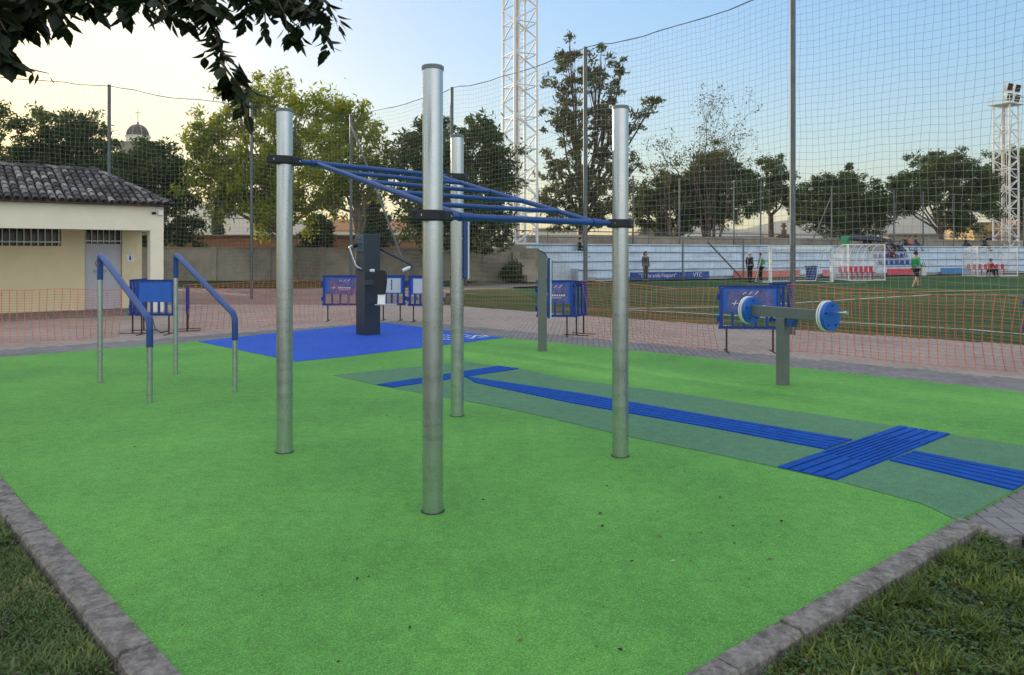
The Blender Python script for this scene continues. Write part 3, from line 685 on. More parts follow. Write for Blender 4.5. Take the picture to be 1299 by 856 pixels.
barrier(gz(497,406.5), .66, R(-3), 'blue barrier with white printed sheet, right behind the dark tower', 'white', slats=4)
barrier(gz(540,408), .84, R(-5), 'blue barrier with white sheet partly hidden by the nearest steel post', 'white', slats=6)
barrier(gz(704,426), .72, R(-4), 'blue barrier with purple sheet beside the slim information post', 'purple', slats=4)
barrier(gz(731,426)+Vector((.10,.25,0)), .62, R(62), 'blue slatted barrier turned away, right of the information post', None, slats=3, h=1.08)
barrier(gz(951,446), 1.0, R(-7), 'blue barrier with purple sheet behind the disc trainer', 'purple')
barrier(gz(990,446)+Vector((.10,.28,0)), .62, R(40), 'blue slatted barrier leaning away behind right of the disc trainer beam', None, slats=3, h=1.15, feet=False, z0=.5)
barrier(G(1338,466), .7, R(-30), 'blue plastic barrier just entering the picture at the right edge', None, slats=4)
# loose cable lying by the left barriers
cb = MB().tube([gz(192,412)+Vector((0,0,.25)), gz(197,421)+Vector((0,0,.06)), gz(204,423)+Vector((0,0,.02)), gz(214,422.5)+Vector((0,0,.05))], .012, 6)
tag(cb.build('loose_cable', M_dark, smooth=True), 'thin dark cable sagging under the plain blue board barrier', 'cable')

# ------------------------------------------------------------------ orange safety mesh
def safety(pts, h, label, seed, sag=.04, tops=None):
    r = random.Random(seed); mb = MB(); cum = [0]
    for a, b in zip(pts[:-1], pts[1:]): cum.append(cum[-1]+(b-a).length)
    Ln = cum[-1]; n = int(Ln/.125); rows = int(h/.052)
    ph = r.uniform(0,6)
    def P(s, v):
        s = min(max(s, 0), Ln-1e-4); i = max(j for j in range(len(pts)-1) if cum[j] <= s); t_ = (s-cum[i])/(cum[i+1]-cum[i]); p = lerp(pts[i], pts[i+1], t_)
        d = (pts[i+1]-pts[i]).normalized(); nn = Vector((-d.y, d.x, 0))
        hh = h*(1+(.03*math.sin(s*1.3+ph)+.02*math.sin(s*3.1)))
        if tops: hh *= lerp(tops[i], tops[i+1], t_)
        k = v; bulge = .09*math.sin(k*math.pi)*math.sin(s*.9+ph)+.05*math.sin(s*2.7+k*4)+.12*(1-k)**3*math.sin(s*1.7+1)
        return p+nn*bulge+d*(.05*math.sin(k*3+s*1.1)*(1-k))+Vector((0,0,.005+hh*k-sag*math.sin(s*2.1)**2*k))
    for j in range(n+1):
        s = j*.125; prev = None
        for i in range(0, rows+1):
            p = P(s, i/rows)
            if prev is not None:
                dd = (P(s+.02, i/rows)-p).normalized()*.0042; v = [prev-dd, prev+dd, p+dd, p-dd]; q = Vector((0,.002,0))
                mb.add(v, [(0,1,2,3)])
                if i % 1 == 0: e = dd*2.0; u = Vector((0,0,.006)); mb.add([p-e-u, p+e-u, p+e+u, p-e+u], [(0,1,2,3)])
            prev = p
    for i in range(rows+1):
        th = .0021 if 0 < i < rows else .005
        for j in range(n):
            a, b = P(j*.125, i/rows), P((j+1)*.125, i/rows); u = Vector((0,0,th)); 
            m_ = (a+b)/2-Vector((0,0,.006))
            mb.add([a-u, m_-u, b-u, b+u, m_+u, a+u], [(0,1,4,5),(1,2,3,4)])
    o = mb.build('safety_net', M_orange)
    return tag(o, label, 'safety net', 'orange plastic safety netting')
safety([gz(-160,441), gz(0,434), gz(80,431), gz(158,427)], 1.0, 'orange plastic safety netting in front of the cream building', 1)
safety([gz(232,421), gz(300,416), gz(360,411), gz(412,407)], 1.0, 'orange plastic safety netting between the handrails and the dark tower', 2)
safety([gz(412,406), gz(440,409), gz(470,409)], .9, 'short bunched orange safety netting tied around the purple sheet barrier by the tower', 5, tops=[1.15,.95,.9])
safety([gz(739,427), gz(800,431), gz(860,438), gz(912,444)], 1.08, 'orange plastic safety netting between the information post and the disc trainer', 3)
safety([gz(1000,446), gz(1100,454), gz(1200,463), gz(1299,473), gz(1400,485)], 1.10, 'orange plastic safety netting right of the disc trainer', 4)

# ------------------------------------------------------------------ tall ball-stop fences
NH = 7.13
def ballstop(pts, label, seed, cell=.14, ext0=None):
    t = thing('ball_stop_fence', label, 'fence', (pts[0].x, pts[0].y, 0), 0, 'tall netting fences around the pitch')
    o0 = Vector((pts[0].x, pts[0].y, 0)); mb = MB(); r = random.Random(seed); cab = MB()
    for a, b in zip(pts[:-1], pts[1:]):
        a = Vector((a.x, a.y, 0))-o0; b = Vector((b.x, b.y, 0))-o0; Ln = (b-a).length; n = max(1, round(Ln/cell)); d = (b-a)/Ln; nn = Vector((-d.y, d.x, 0)); rows = int(NH/cell)
        ph = r.uniform(0, 6)
        def P(u, v):
            s = u*Ln; top = NH-.05-.12*4*u*(1-u)*(1 if Ln > 3 else .3)
            x = s+.07*math.sin(v*5+ph+u*3)*math.sin(u*math.pi)+.02*math.sin(v*23+u*31)
            return a+d*x+nn*(.05*math.sin(u*9+v*6+ph)*math.sin(u*math.pi))+Vector((0,0,.03+(top-.03)*v+.025*math.sin(u*14+v*3+ph)+.012*math.sin(u*41+v*17)))
        th = .0025
        S = 14
        for j in range(n+1):
            prev = None
            for i in range(S+1):
                p = P(j/n, i/S)
                if prev is not None:
                    mb.add([prev-d*th, prev+nn*th, prev+d*th, p-d*th, p+nn*th, p+d*th], [(0,2,5,3),(0,1,4,3),(1,2,5,4)])
                prev = p
        S2 = max(8, n//3); U = Vector((0,0,th))
        for i in range(rows+1):
            prev = None
            for j in range(S2+1):
                p = P(j/S2, i/rows)
                if prev is not None: mb.add([prev-U, prev+nn*th, prev+U, p-U, p+nn*th, p+U], [(0,3,5,2),(0,3,4,1),(1,4,5,2)])
                prev = p
        cab.tube([P(j/12, 1)+Vector((0,0,.01)) for j in range(13)], .012, 5)
    mb.build('netting', M_net, t); cab.build('top_cable', M_fencepost, t)
    return t, o0
C = Vector((-6.36,29.9,0)); P2 = Vector((-1.99,25.0,0)); P3 = Vector((1.95,20.1,0)); P4 = Vector((5.74,15.45,0)); P5 = Vector((9.6,10.7,0)); P6 = Vector((13.4,6.0,0))
Q1 = Vector((-9.5,27.6,0)); Q2 = Vector((-13.1,24.6,0)); Q3 = Vector((-17.1,21.5,0)); Q4 = Vector((-21,18.4,0))
f1, o1 = ballstop([C, P2, P3, P4, P5, P6], 'tall ball stop netting on steel poles between the paving and the football pitch', 1)
f2, o2 = ballstop([C, Q1, Q2, Q3, Q4], 'tall ball stop netting running behind the cream building towards the left', 2)
for p_ in (C, P2, P3, P4, P5, P6): MB().tube([p_-o1+Vector((0,.06,-.03)), p_-o1+Vector((0,.06,NH))], .058, 12).build('pole', M_fencepost, f1, smooth=True)
for p_ in (Q1, Q2, Q3, Q4): MB().tube([p_-o2+Vector((0,.06,-.03)), p_-o2+Vector((0,.06,NH))], .055, 12).build('pole', M_fencepost, f2, smooth=True)
d_ = (P2-C).normalized()
MB().tube([Vector((0,.0,NH-.35)), d_*4.6+Vector((0,0,.05))], .042, 10).build('brace', M_fencepost, f1, smooth=True)

# ------------------------------------------------------------------ cream building with porch
bo = Vector((-9.6,20.9,0)); bd = Vector((.78,.62,0)).normalized(); ba_ = math.atan2(bd.y, bd.x)
t = thing('cream_building', 'low cream building with porch, tiled hip roof, barred window and pale door', 'building', bo, ba_)
# local: +x along front (right end at 0), +y into the building
LB = 10.5; DW = 2.05; DP = 4.55
def cb_(c, s, nm, m, par=t, **k): return MB().box(c, s).build(nm, m, par, **k)
wl = MB()
def wallseg(x0, x1, z0, z1, y=DW, th=.22): wl.box(((x0+x1)/2, y+th/2, (z0+z1)/2), (x1-x0, th, z1-z0))
zt = 2.75
wallseg(-.63, -.10, 0, zt); wallseg(-2.17, -1.59, 0, zt); wallseg(-4.25, -2.17, 0, 1.85); wallseg(-4.25, -2.17, 2.45, zt); wallseg(-1.59, -.63, 2.36, zt); wallseg(-LB, -4.25, 0, zt)
wl.box((-.21, (DW+.22+DP)/2, zt/2), (.22, DP-DW-.22, zt)); wl.box((-LB/2-.1, DP+.1, zt/2), (LB, .2, zt)); wl.box((-LB+.1, DP/2, zt/2), (.22, DP, zt))
wl.build('wall', M_cream, t)
fa = MB(); fa.box((-LB/2, .17, 2.60), (LB, .34, .66)); fa.build('porch_beam', M_creamlight, t)
fa = MB(); fa.box((-.18, DP/2+.3, 2.60), (.30, DP-.75, .655)); fa.build('side_beam', M_creamlight, t)
for xx in (-.17, -5.6, -LB+.2): MB().box((xx, .17, 1.135), (.335, .335, 2.27)).build('pillar', M_creamlight, t)
MB().box((-LB/2, 1.2, 2.77), (LB-.1, 2.2, .05)).build('porch_ceiling', M_creamlight, t)
MB().box((-LB/2, 1.0, .01), (LB+.2, 2.4, .06)).build('porch_floor', M_kerb, t)
# door with transom
dr_ = MB().box((-1.11, DW+.10, .97), (.94,.05,1.90)).build('door', M_door, t, bevel=.004)
MB().box((-.72, DW+.06, .95), (.03,.05,.12)).build('handle', M_dark, dr_)
sg = MB(); n = 24
for k in range(n):
    a, b = 2*math.pi*k/n, 2*math.pi*(k+1)/n
    sg.quad((-1.19+.13*math.cos(a), DW+.070, 1.36+.13*math.sin(a)), (-1.19+.13*math.cos(b), DW+.070, 1.36+.13*math.sin(b)), (-1.19+.105*math.cos(b), DW+.070, 1.36+.105*math.sin(b)), (-1.19+.105*math.cos(a), DW+.070, 1.36+.105*math.sin(a)))
sg.box((-1.19, DW+.072, 1.36), (.24,.004,.024), Matrix.Rotation(R(45),3,'Y'))
sg.build('prohibition_sign', M_red, dr_)
MB().box((-1.19, DW+.073, 1.36), (.10,.003,.05)).box((-1.14, DW+.073, 1.385), (.035,.003,.035)).build('sign_figure', M_dark, dr_)
MB().box((-1.20, DW+.073, 1.16), (.36,.003,.012)).box((-1.20, DW+.073, 1.12), (.36,.003,.012)).box((-1.2, DW+.073, 1.08), (.28,.003,.012)).build('sign_text', M_anth, dr_)
tr = MB().box((-1.11, DW+.14, 2.14), (.94,.02,.42)).build('transom_window', M_black, t)
mb = MB()
for k in range(7): mb.box((-1.56+.15*k, DW+.05, 2.14), (.022,.022,.42))
mb.box((-1.11, DW+.035, 2.0), (.96,.015,.03)); mb.build('bars', M_white, tr)
wn = MB().box((-3.21, DW+.15, 2.15), (2.06,.02,.60)).build('barred_window', M_black, t)
mb = MB()
for k in range(13): mb.box((-4.2+.164*k, DW-.03, 2.12), (.022,.022,.56))
mb.box((-3.21, DW-.045, 1.96), (2.1,.014,.03)); mb.build('bars', M_white, wn)
MB().box((-3.21, DW+.12, 1.87), (2.06,.05,.04)).box((-2.9, DW+.12, 2.15), (.05,.05,.6)).box((-3.6, DW+.12, 2.15), (.05,.05,.6)).build('frame', M_wood, wn)
MB().box((-.42, DW-.008, 1.50), (.19,.015,.22)).build('wall_sign', M_whiteplastic, t)
MB().box((-.42, DW-.018, 1.49), (.05,.006,.08)).tube([(-.42,DW-.018,1.555),(-.42,DW-.021,1.555)], .022, 10).build('sign_figure', M_blueplastic, t)
MB().box((-.10, -.05, 2.76), (.12,.10,.13)).build('junction_box', M_whiteplastic, t); MB().tube([(-.30,-.02,2.74), (-.22,-.07,2.745)], .035, 10).build('security_camera', M_dark, t)
MB().tube([(-LB,-.10,2.95),(.10,-.10,2.95)], .035, 8).build('gutter', M_wood, t, smooth=True)
MB().tube([(-.62,DW-.03,2.40),(-.62,DW-.03,1.72),(-.45,DW-.03,1.66),(-.42,DW-.03,1.62)], .008, 6).build('cable', M_white, t)
# roof: board plus barrel tiles, hip at the right end
ze, zr, yr, xr = 2.96, 3.99, 2.35, -1.25; y0 = -.22; y1 = DP+.35; x1_ = .12; xl = -LB-.3
rb = MB(); rb.add([(xl,y0,ze-.03),(x1_,y0,ze-.03),(x1_,y1,ze-.03),(xl,y1,ze-.03),(xl,yr,zr-.04),(xr,yr,zr-.04)], [(0,1,5,4),(2,3,4,5),(1,2,5),(0,4,3),(3,2,1,0)])
roof = rb.build('roof', mat('roof_underlay', (.10,.075,.06), .9), t)
tl = MB(); rt = random.Random(4)
slope = Vector((0, yr-y0, zr-ze)); SL = slope.length; sv = slope.normalized(); nv = Vector((0,-sv.z, sv.y))
def tile(base, dirv, side, nrm, r0, ln, flip=1):
    vs = []; K = 6
    for e, rr_ in ((0, r0), (1, r0*.8)):
        for k in range(K+1):
            a = math.pi*k/K
            for th in (0, .014):
                rad = rr_-th
                vs.append(base+dirv*ln*e+side*(-math.cos(a)*rad)+nrm*(math.sin(a)*rad*.85*flip)+nrm*(.018*(1-e)))
    fs = []; m_ = 2*(K+1)
    for k in range(K):
        fs.append((2*k, 2*k+2, m_+2*k+2, m_+2*k)); fs.append((2*k+1, 2*k, 2*k+2, 2*k+3))
    tl.add(vs, fs)
cs = .19; nc = int((x1_-xl)/cs)
for i in range(nc):
    x = x1_-.11-i*cs
    frac = min(1, max(0, (x1_-x)/(x1_-xr))); Lc = SL*frac
    nt_ = int(Lc/.33)+1
    for j in range(nt_):
        s0 = j*.33+rt.uniform(-.015,.015)
        if s0 > Lc: break
        base = Vector((x+rt.uniform(-.008,.008), y0-.03, ze))+sv*s0+nv*.02
        tile(base, sv, Vector((1,0,0)), nv, .082, min(.42, Lc-s0+.1))
# hip end slope and ridge
hs = Vector((xr-x1_, 0, zr-ze)); HL = hs.length; hv = hs.normalized(); hn = Vector((hv.z*-1, 0, hv.x))*-1
for i in range(int((y1-y0)/cs)):
    y = y0+.11+i*cs; frac = min((y-y0)/(yr-y0), (y1-y)/(y1-yr)); Lc = HL*max(0, frac)
    for j in range(int(Lc/.33)+1): tile(Vector((x1_+.02, y, ze))+hv*j*.33+Vector((.01,0,.02)), hv, Vector((0,1,0)), Vector((.55,0,.83)), .095, min(.42, max(.1, Lc-j*.33+.1)))
e0 = Vector((x1_, y0, ze)); e1_ = Vector((xr, yr, zr)); ev = (e1_-e0).normalized(); es = ev.cross(Vector((0,0,1))).normalized()
for j in range(int((e1_-e0).length/.36)+1): tile(e0+ev*j*.36+Vector((0,0,.04)), ev, es, Vector((0,0,1)), .11, .42)
for j in range(int((xr-xl)/.36)): tile(Vector((xl+j*.36, yr, zr+.03)), Vector((1,0,0)), Vector((0,1,0)), Vector((0,0,1)), .12, .42)
tm = N('old_barrel_tile'); g = tm.n('ShaderNodeNewGeometry'); tc = tm.n('ShaderNodeTexCoord')
nz = tm.n('ShaderNodeTexNoise', i_Scale=9., i_Detail=7.0, i_Roughness=.75); tm.l(tc.outputs['Object'], nz.inputs['Vector'])
ad = tm.n('ShaderNodeMath', operation='ADD'); tm.l(nz.outputs[0], ad.inputs[0]); m5 = tm.n('ShaderNodeMath', operation='MULTIPLY'); m5.inputs[1].default_value = .42; tm.l(g.outputs['Random Per Island'], m5.inputs[0]); tm.l(m5.outputs[0], ad.inputs[1])
tm.l(tm.ramp(ad.outputs[0], [(.40,(.028,.028,.034)),(.68,(.07,.068,.075)),(.86,(.22,.22,.22)),(1,(.42,.41,.39))]), tm.b.inputs['Base Color']); tm.b.inputs['Roughness'].default_value = .9
tl.build('tile', tm.m, roof)['kind'] = 'stuff'

# ------------------------------------------------------------------ perimeter wall and things beyond it (left)
mb = MB(); wy = 45.0; x = -40.0
while x < -1.2:
    w_ = 3.2; mb.box((x+w_/2, wy, .98), (w_-.02, .2, 1.92)); mb.box((x, wy-.03, 1.02), (.26,.30,2.02)); x += w_
mb.box((-20.6, wy, 1.96), (38.8,.3,.06))
tag(mb.build('perimeter_wall', M_conc), 'long stained concrete perimeter wall behind the grass bank', 'wall')
t = thing('terrace_building', 'long low orange brick building behind the perimeter wall', 'building', (-20,58,0))
MB().box((0,0,1.45), (36,6,2.9)).build('wall', M_brick, t); MB().box((0,0,2.94), (36.4,6.4,.1)).build('roof', M_conc, t)
t = thing('white_house', 'white low house beyond the wall left of the lattice tower', 'house', (-13.5,75,0))
MB().box((0,0,1.9), (9,6,3.8)).build('wall', M_creamlight, t); MB().add([(-4.7,-3.2,3.8),(4.7,-3.2,3.8),(4.7,3.2,3.8),(-4.7,3.2,3.8),(-4.7,0,5.0),(4.7,0,5.0)],[(0,1,5,4),(2,3,4,5),(0,4,3),(1,2,5)]).build('roof', M_brick, t)
# church dome
dc = at(175,321,115); dc.z = 0
t = thing('church_tower', 'distant church tower with ribbed dark dome and finial showing above the trees', 'church', dc)
zb = at(175,173,115).z
MB().box((0,0,(zb-1)/2), (3.8,3.8,zb-1)).build('tower', M_conc, t)
MB().lathe((0,0,zb-1), [(1.75,0),(1.75,.85),(1.9,.9),(1.9,1.02)], 8).build('drum', M_creamlight, t)
prof = [(1.62*math.cos(a), 1.62*math.sin(a)*1.1) for a in [R(k) for k in range(0, 90, 10)]]+[(.06,1.80)]
MB().lathe((0,0,zb), prof, 24).build('dome', mat('dome_tiles', (.06,.05,.055), .5), t, smooth=True)
mb = MB()
for k in range(8): mb.tube([(p_*1.02*math.cos(k*math.pi/4), p_*1.02*math.sin(k*math.pi/4), zb+z_) for p_, z_ in prof], .07, 5)
mb.build('rib', M_conc, t)
MB().tube([(0,0,zb+1.7),(0,0,zb+2.2)], .15, 8).tube([(0,0,zb+2.2),(0,0,zb+4.2)], .05, 6).tube([(-.4,0,zb+3.6),(.4,0,zb+3.6)], .04, 6).build('finial', M_conc, t)

# ------------------------------------------------------------------ floodlight lattice towers
def lattice(name, base, wd, h, label, head=False, rot=0):
    t = thing(name, label, 'floodlight tower', base, rot, 'white lattice floodlight towers')
    hw = wd/2; rleg = .085; cor = [(-hw,-hw),(hw,-hw),(hw,hw),(-hw,hw)]
    for cx, cy in cor: MB().tube([(cx,cy,0),(cx*.96,cy*.96,h)], rleg, 8).build('leg', M_white, t, smooth=True)
    st = wd*.62; k = 0; z = .3; mb = MB()
    while z+st < h:
        for i in range(4):
            a, b = cor[i], cor[(i+1)%4]
            if (k+i) % 2: a, b = b, a
            mb.tube([(a[0],a[1],z),(b[0],b[1],z+st)], .045, 5)
            if k % 2 == 0: mb.tube([(cor[i][0],cor[i][1],z),(cor[(i+1)%4][0],cor[(i+1)%4][1],z)], .036, 5)
        z += st; k += 1
    mb.build('bracing', M_white, t)
    ld_ = MB(); ld_.tube([(.05,.15,.2),(.05,.15,h)], .035, 6).tube([(.40,.15,.2),(.40,.15,h)], .035, 6)
    z = .4
    while z < h: ld_.tube([(.05,.15,z),(.40,.15,z)], .016, 5); z += .3
    ld_.build('access_ladder', M_white, t)
    MB().box((-.18,.1,h/2), (.22,.14,h-.3)).build('cable_duct', mat('duct_beige', (.46,.40,.36), .7), t)
    MB().box((0,0,.08), (wd+.8, wd+.8, .3)).build('footing', M_conc, t)
    if head:
        pf = MB(); pf.box((0,0,h+.03), (wd+.9, wd+.5, .07)); o_ = pf.build('platform', M_white, t)
        rl = MB(); W2 = wd/2+.45; D2 = wd/2+.25
        for zz in (.35, .7):
            rl.tube([(-W2,-D2,h+zz),(W2,-D2,h+zz),(W2,D2,h+zz),(-W2,D2,h+zz),(-W2,-D2,h+zz)], .03, 5)
        for cx, cy in ((-W2,-D2),(W2,-D2),(W2,D2),(-W2,D2)): rl.tube([(cx,cy,h),(cx,cy,h+.7)], .03, 5)
        rl.build('railing', M_white, t)
        fr = MB()
        for xx in (-1.0, .1, 1.2): fr.tube([(xx,-.3,h),(xx+.15,-.3,h+2.0)], .05, 6)
        for zz in (.15, 1.1, 2.0): fr.tube([(-1.05,-.3,h+zz),(1.35,-.3,h+zz)], .05, 6)
        fr.build('lamp_frame', M_white, t)
        for i in range(2):
            for j in range(2):
                c = Vector((-.55+1.25*i+.1*j, -.5, h+.62+.95*j))
                lp = MB().box(c, (.85,.28,.72), Matrix.Rotation(R(14),3,'X')).build('lamp', M_white, t, bevel=.03)
                MB().box(c+Vector((0,-.17,0)), (.76,.03,.64), Matrix.Rotation(R(14),3,'X')).build('lamp_glass', M_black, lp)
    return t
tb0 = G(659.5,354.5); lattice('floodlight_tower', tb0, 40/F*tb0.y*.80, 24, 'tall white lattice floodlight tower rising out of the picture beside the stand', rot=R(28))
rb0 = at(1276,321,72); rb0.z = 0
lattice('floodlight_tower', rb0, 25/F*72*.80, at(0,132,72).z-.1, 'distant white lattice floodlight tower with four lamps at its top', True, rot=R(28))
# second lamp rig peeking in at the right edge
# ------------------------------------------------------------------ stand
sA = Vector((at(690,321,43.0).x, 43.0, 0)); sB = Vector((at(1290,321,63.0).x, 63.0, 0)); sdv = (sB-sA).normalized(); sa_ = math.atan2(sdv.y, sdv.x)
SLn = (sB-sA).length+12
t = thing('spectator_stand', 'long stepped pale blue concrete stand beyond the football pitch', 'stand', sA, sa_)
mb = MB(); lv = [.22, .72, 1.22, 1.78, 2.24]
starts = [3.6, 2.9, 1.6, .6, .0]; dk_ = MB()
for i, z in enumerate(lv):
    x0 = starts[i]; d0 = .2+i*.8
    for k in range(int((SLn-x0)/2.6)+1):
        xa = x0+k*2.6; mb.box((xa+1.29, d0+.45+.0*(4-i), z/2), (2.585, .88, z))
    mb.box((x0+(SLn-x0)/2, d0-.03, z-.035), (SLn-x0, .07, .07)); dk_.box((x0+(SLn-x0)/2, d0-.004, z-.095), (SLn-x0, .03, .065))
mb.build('step', M_stand, t)['kind'] = 'stuff'
dk_.build('nosing_shade', mat('nosing_shade_paint', (.17,.19,.22), .9), t)['kind'] = 'stuff'  # shade below each step nosing, put in as dark coloured strips
st = MB()
for i in range(5): st.box((-.2+i*.0, .8+i*.6, .2+i*.22), (1.2, .6, .4+i*.44))
st.build('side_stair', M_conc, t)
ral = MB(); ral.tube([(0,4.2,3.05),(SLn,4.2,3.05)], .035, 6); ral.tube([(0,4.2,2.65),(SLn,4.2,2.65)], .025, 6)
for k in range(int(SLn/2.6)+1): ral.tube([(k*2.6,4.2,2.2),(k*2.6,4.2,3.05)], .03, 6)
ral.build('railing', M_fencepost, t)
def sp(x, y, z=0): return sA+Matrix.Rotation(sa_,3,'Z') @ Vector((x, y, z))
def s_at(px, y=0):       # distance along the stand seen at image column px
    k = (px-CX)/F; n_ = Vector((-sdv.y, sdv.x, 0)); b = sA+n_*y; return (k*b.y-b.x)/(sdv.x-k*sdv.y)
bw = MB()
for k in range(int(SLn/6)+1): bw.box(sp(k*6+2.9, 6.0, 1.42), (5.96,.2,2.84+.10*(k%2)), rz(sa_))
tag(bw.build('rear_wall', M_conc), 'weathered wall running behind the pale blue stand', 'wall')
# banners hung along the foot
def banner(px0, px1, m, label, txt=None, h=.44, z=.28, ts=.36):
    x0, x1 = s_at(px0), s_at(px1); t = thing('advertising_banner', label, 'banner', sp((x0+x1)/2, -.12, z), sa_, 'banners along the foot of the stand')
    MB().box((0,0,0), (x1-x0, .03, h)).build('sheet', m, t)
    if txt: text_mesh('lettering', txt, ts, M_whiteplastic, Matrix.Translation((0,-.022,0)) @ Matrix.Rotation(R(90),4,'X'), t)
    for sx in (-1,1): MB().box((sx*((x1-x0)/2-.04), .03, -.05), (.05,.05,h+.1)).build('stake', M_fencepost, t)
banner(798, 867, mat('banner_blue', (.02,.07,.32), .5), 'blue banner with white slogan left of the football goal', '"Creix amb l\'esport"', ts=.34)
banner(868, 898, mat('banner_blue_logo', (.02,.075,.34), .5), 'short blue banner with white initials beside the slogan banner', 'VTC', ts=.38)
banner(929, 1013, mat('banner_coral', (.62,.16,.13), .5, var=.3, scale=2), 'coral red banner behind the two standing adults')
banner(1042, 1056, mat('banner_pink', (.62,.20,.25), .5, var=.3, scale=2), 'short pink banner beside the blue bin at the goal')
banner(1124, 1160, mat('banner_red', (.60,.06,.09), .5, var=.3, scale=3), 'red banner below the blue seats')
banner(1192, 1228, mat('banner_sky', (.05,.22,.50), .5, var=.2, scale=3), 'light blue banner left of the far dugout')
# blue seats bolted to the steps
def seat(mb):
    mb.box((0,0,.05), (.40,.36,.05)); mb.box((0,.18,.20), (.40,.05,.32))
sm = MB(); seat(sm); proto = None
grp = 'blue seats on the stand steps'
for row, (pa_, pb_, lvl) in enumerate(((1124,1166,1), (1117,1153,2), (1120,1130,3))):
    x = s_at(pa_, .2+lvl*.8); xe = s_at(pb_, .2+lvl*.8); i = 0
    while x < xe:
        if proto is None: o = sm.build('stadium_seat', M_blueplastic, bevel=.02); proto = o
        else: o = proto.copy(); col.objects.link(o)
        o.location = sp(x, .2+lvl*.8+.4-.1, lv[lvl]); o.rotation_euler.z = sa_
        tag(o, '%s blue moulded seat from the left in the %s row on the stand' % (('first','second','third','fourth','fifth','sixth','seventh','eighth','ninth','tenth')[i], ('lowest','middle','topmost')[row]), 'seat', grp)
        x += .62; i += 1

# ------------------------------------------------------------------ goal, bin, dugouts
gl0 = G(977,358.5); gr0 = G(1055,357.5)
gd = (gr0-gl0); ga = math.atan2(gd.y, gd.x); gw = gd.length
t = thing('football_goal', 'white football goal with slack net at the far edge of the pitch', 'goal', gl0, ga)
gh = at(0,314,gl0.y).z
for xx in (0, gw): MB().box((xx,0,gh/2), (.14,.14,gh)).build('goal_post', M_white, t)
MB().box((gw/2,0,gh+.0), (gw+.14,.14,.14)).build('crossbar', M_white, t)
mb = MB()
for xx in (0, gw): mb.tube([(xx,0,gh),(xx,.6,gh),(xx,1.4,0),(xx,0,0)], .03, 6)
mb.tube([(0,.6,gh),(gw,.6,gh)], .03, 6); mb.tube([(0,1.4,.02),(gw,1.4,.02)], .03, 6); mb.build('net_frame', M_white, t)
mb = MB(); M_gnet = mat('goal_net', (.5,.52,.52), .8)
def gp_(x, v):   # v 0..1 from crossbar back and down
    return Vector((x, .6*min(1, v/.25), gh)) if v <= .25 else Vector((x, .6+.8*((v-.25)/.75), gh*(1-(v-.25)/.75)))
k = int(gw/.2)
for i in range(k+1): mb.tube([gp_(gw*i/k, v/8) for v in range(9)], .008, 3, cap=False)
for v in range(0, 17): mb.tube([gp_(0, v/16), gp_(gw, v/16)], .008, 3, cap=False)
mb.build('goal_net', M_gnet, t)
bb = at(1029,353,45.5); bb.z = 0
t = thing('wheeled_bin', 'dark blue waste bin standing behind the football goal', 'bin', bb, .3)
MB().box((0,0,.42), (.40,.40,.80), taper=1.2).build('bin_body', M_blueplastic, t, bevel=.03)
MB().box((0,0,.86), (.54,.54,.07)).build('lid', mat('bin_lid', (.03,.03,.16), .5), t, bevel=.02)
M_poly = N('clear_polycarbonate'); M_poly.b.inputs['Base Color'].default_value = (.72,.76,.76,1); M_poly.b.inputs['Roughness'].default_value = .2; M_poly.b.inputs['Alpha'].default_value = .24; M_poly = M_poly.m
def dugout(px0, px1, base_y, label, hh=2.15, nseat=7, nr=5):
    a, b = G(px0, base_y), G(px1, base_y-.4); d = b-a; t = thing('team_dugout', label, 'dugout', a, math.atan2(d.y, d.x)-.05, 'curved dugouts beside the pitch'); Ln = d.length
    def arc(x, s=1.0): return [Vector((x, .95, 0)), Vector((x, .98, hh*.45)), Vector((x, .88, hh*.72)), Vector((x, .60, hh*.92)), Vector((x, .15, hh)), Vector((x, -.45, hh*1.0))]
    for i in range(nr+1): MB().tube(arc(Ln*i/nr), .022, 6).build('rib', M_white, t)
    fr = MB(); fr.tube([(0,-.42,hh),(Ln,-.42,hh)], .035, 6)
    for x in (0, Ln): fr.tube([(x,-.42,0),(x,-.42,hh)], .035, 6); fr.tube([(x,-.42,.05),(x,.95,.05)], .03, 6)
    fr.tube([(0,.95,.05),(Ln,.95,.05)], .03, 6); fr.tube([(0,-.42,.03),(Ln,-.42,.03)], .03, 6); fr.build('frame', M_white, t)
    sh = MB(); A_, B_ = arc(0), arc(Ln)
    for i in range(5): sh.quad(A_[i], B_[i], B_[i+1], A_[i+1])
    sh.build('clear_shell', M_poly, t, smooth=True)
    for x in (0, Ln):
        e = MB(); pts = arc(x)+[Vector((x,-.42,0))]; e.add(pts, [tuple(range(len(pts)))]); e.build('end_pane', M_poly, t)
    for i in range(nseat):
        m_ = MB(); x = (i+.5)*Ln/nseat; m_.box((x,.45,.48), (.21,.36,.05)); m_.box((x,.64,.68), (.21,.05,.34)); m_.box((x,.5,.24),(.05,.05,.46)); m_.build('dugout_seat', M_red, t)
    return t
dugout(1071, 1115, 356, 'clear curved dugout with red seats between the goal and the blue seats')
dugout(1234, 1282, 350.5, 'clear curved dugout with red seats at the far right of the stand', hh=2.1)
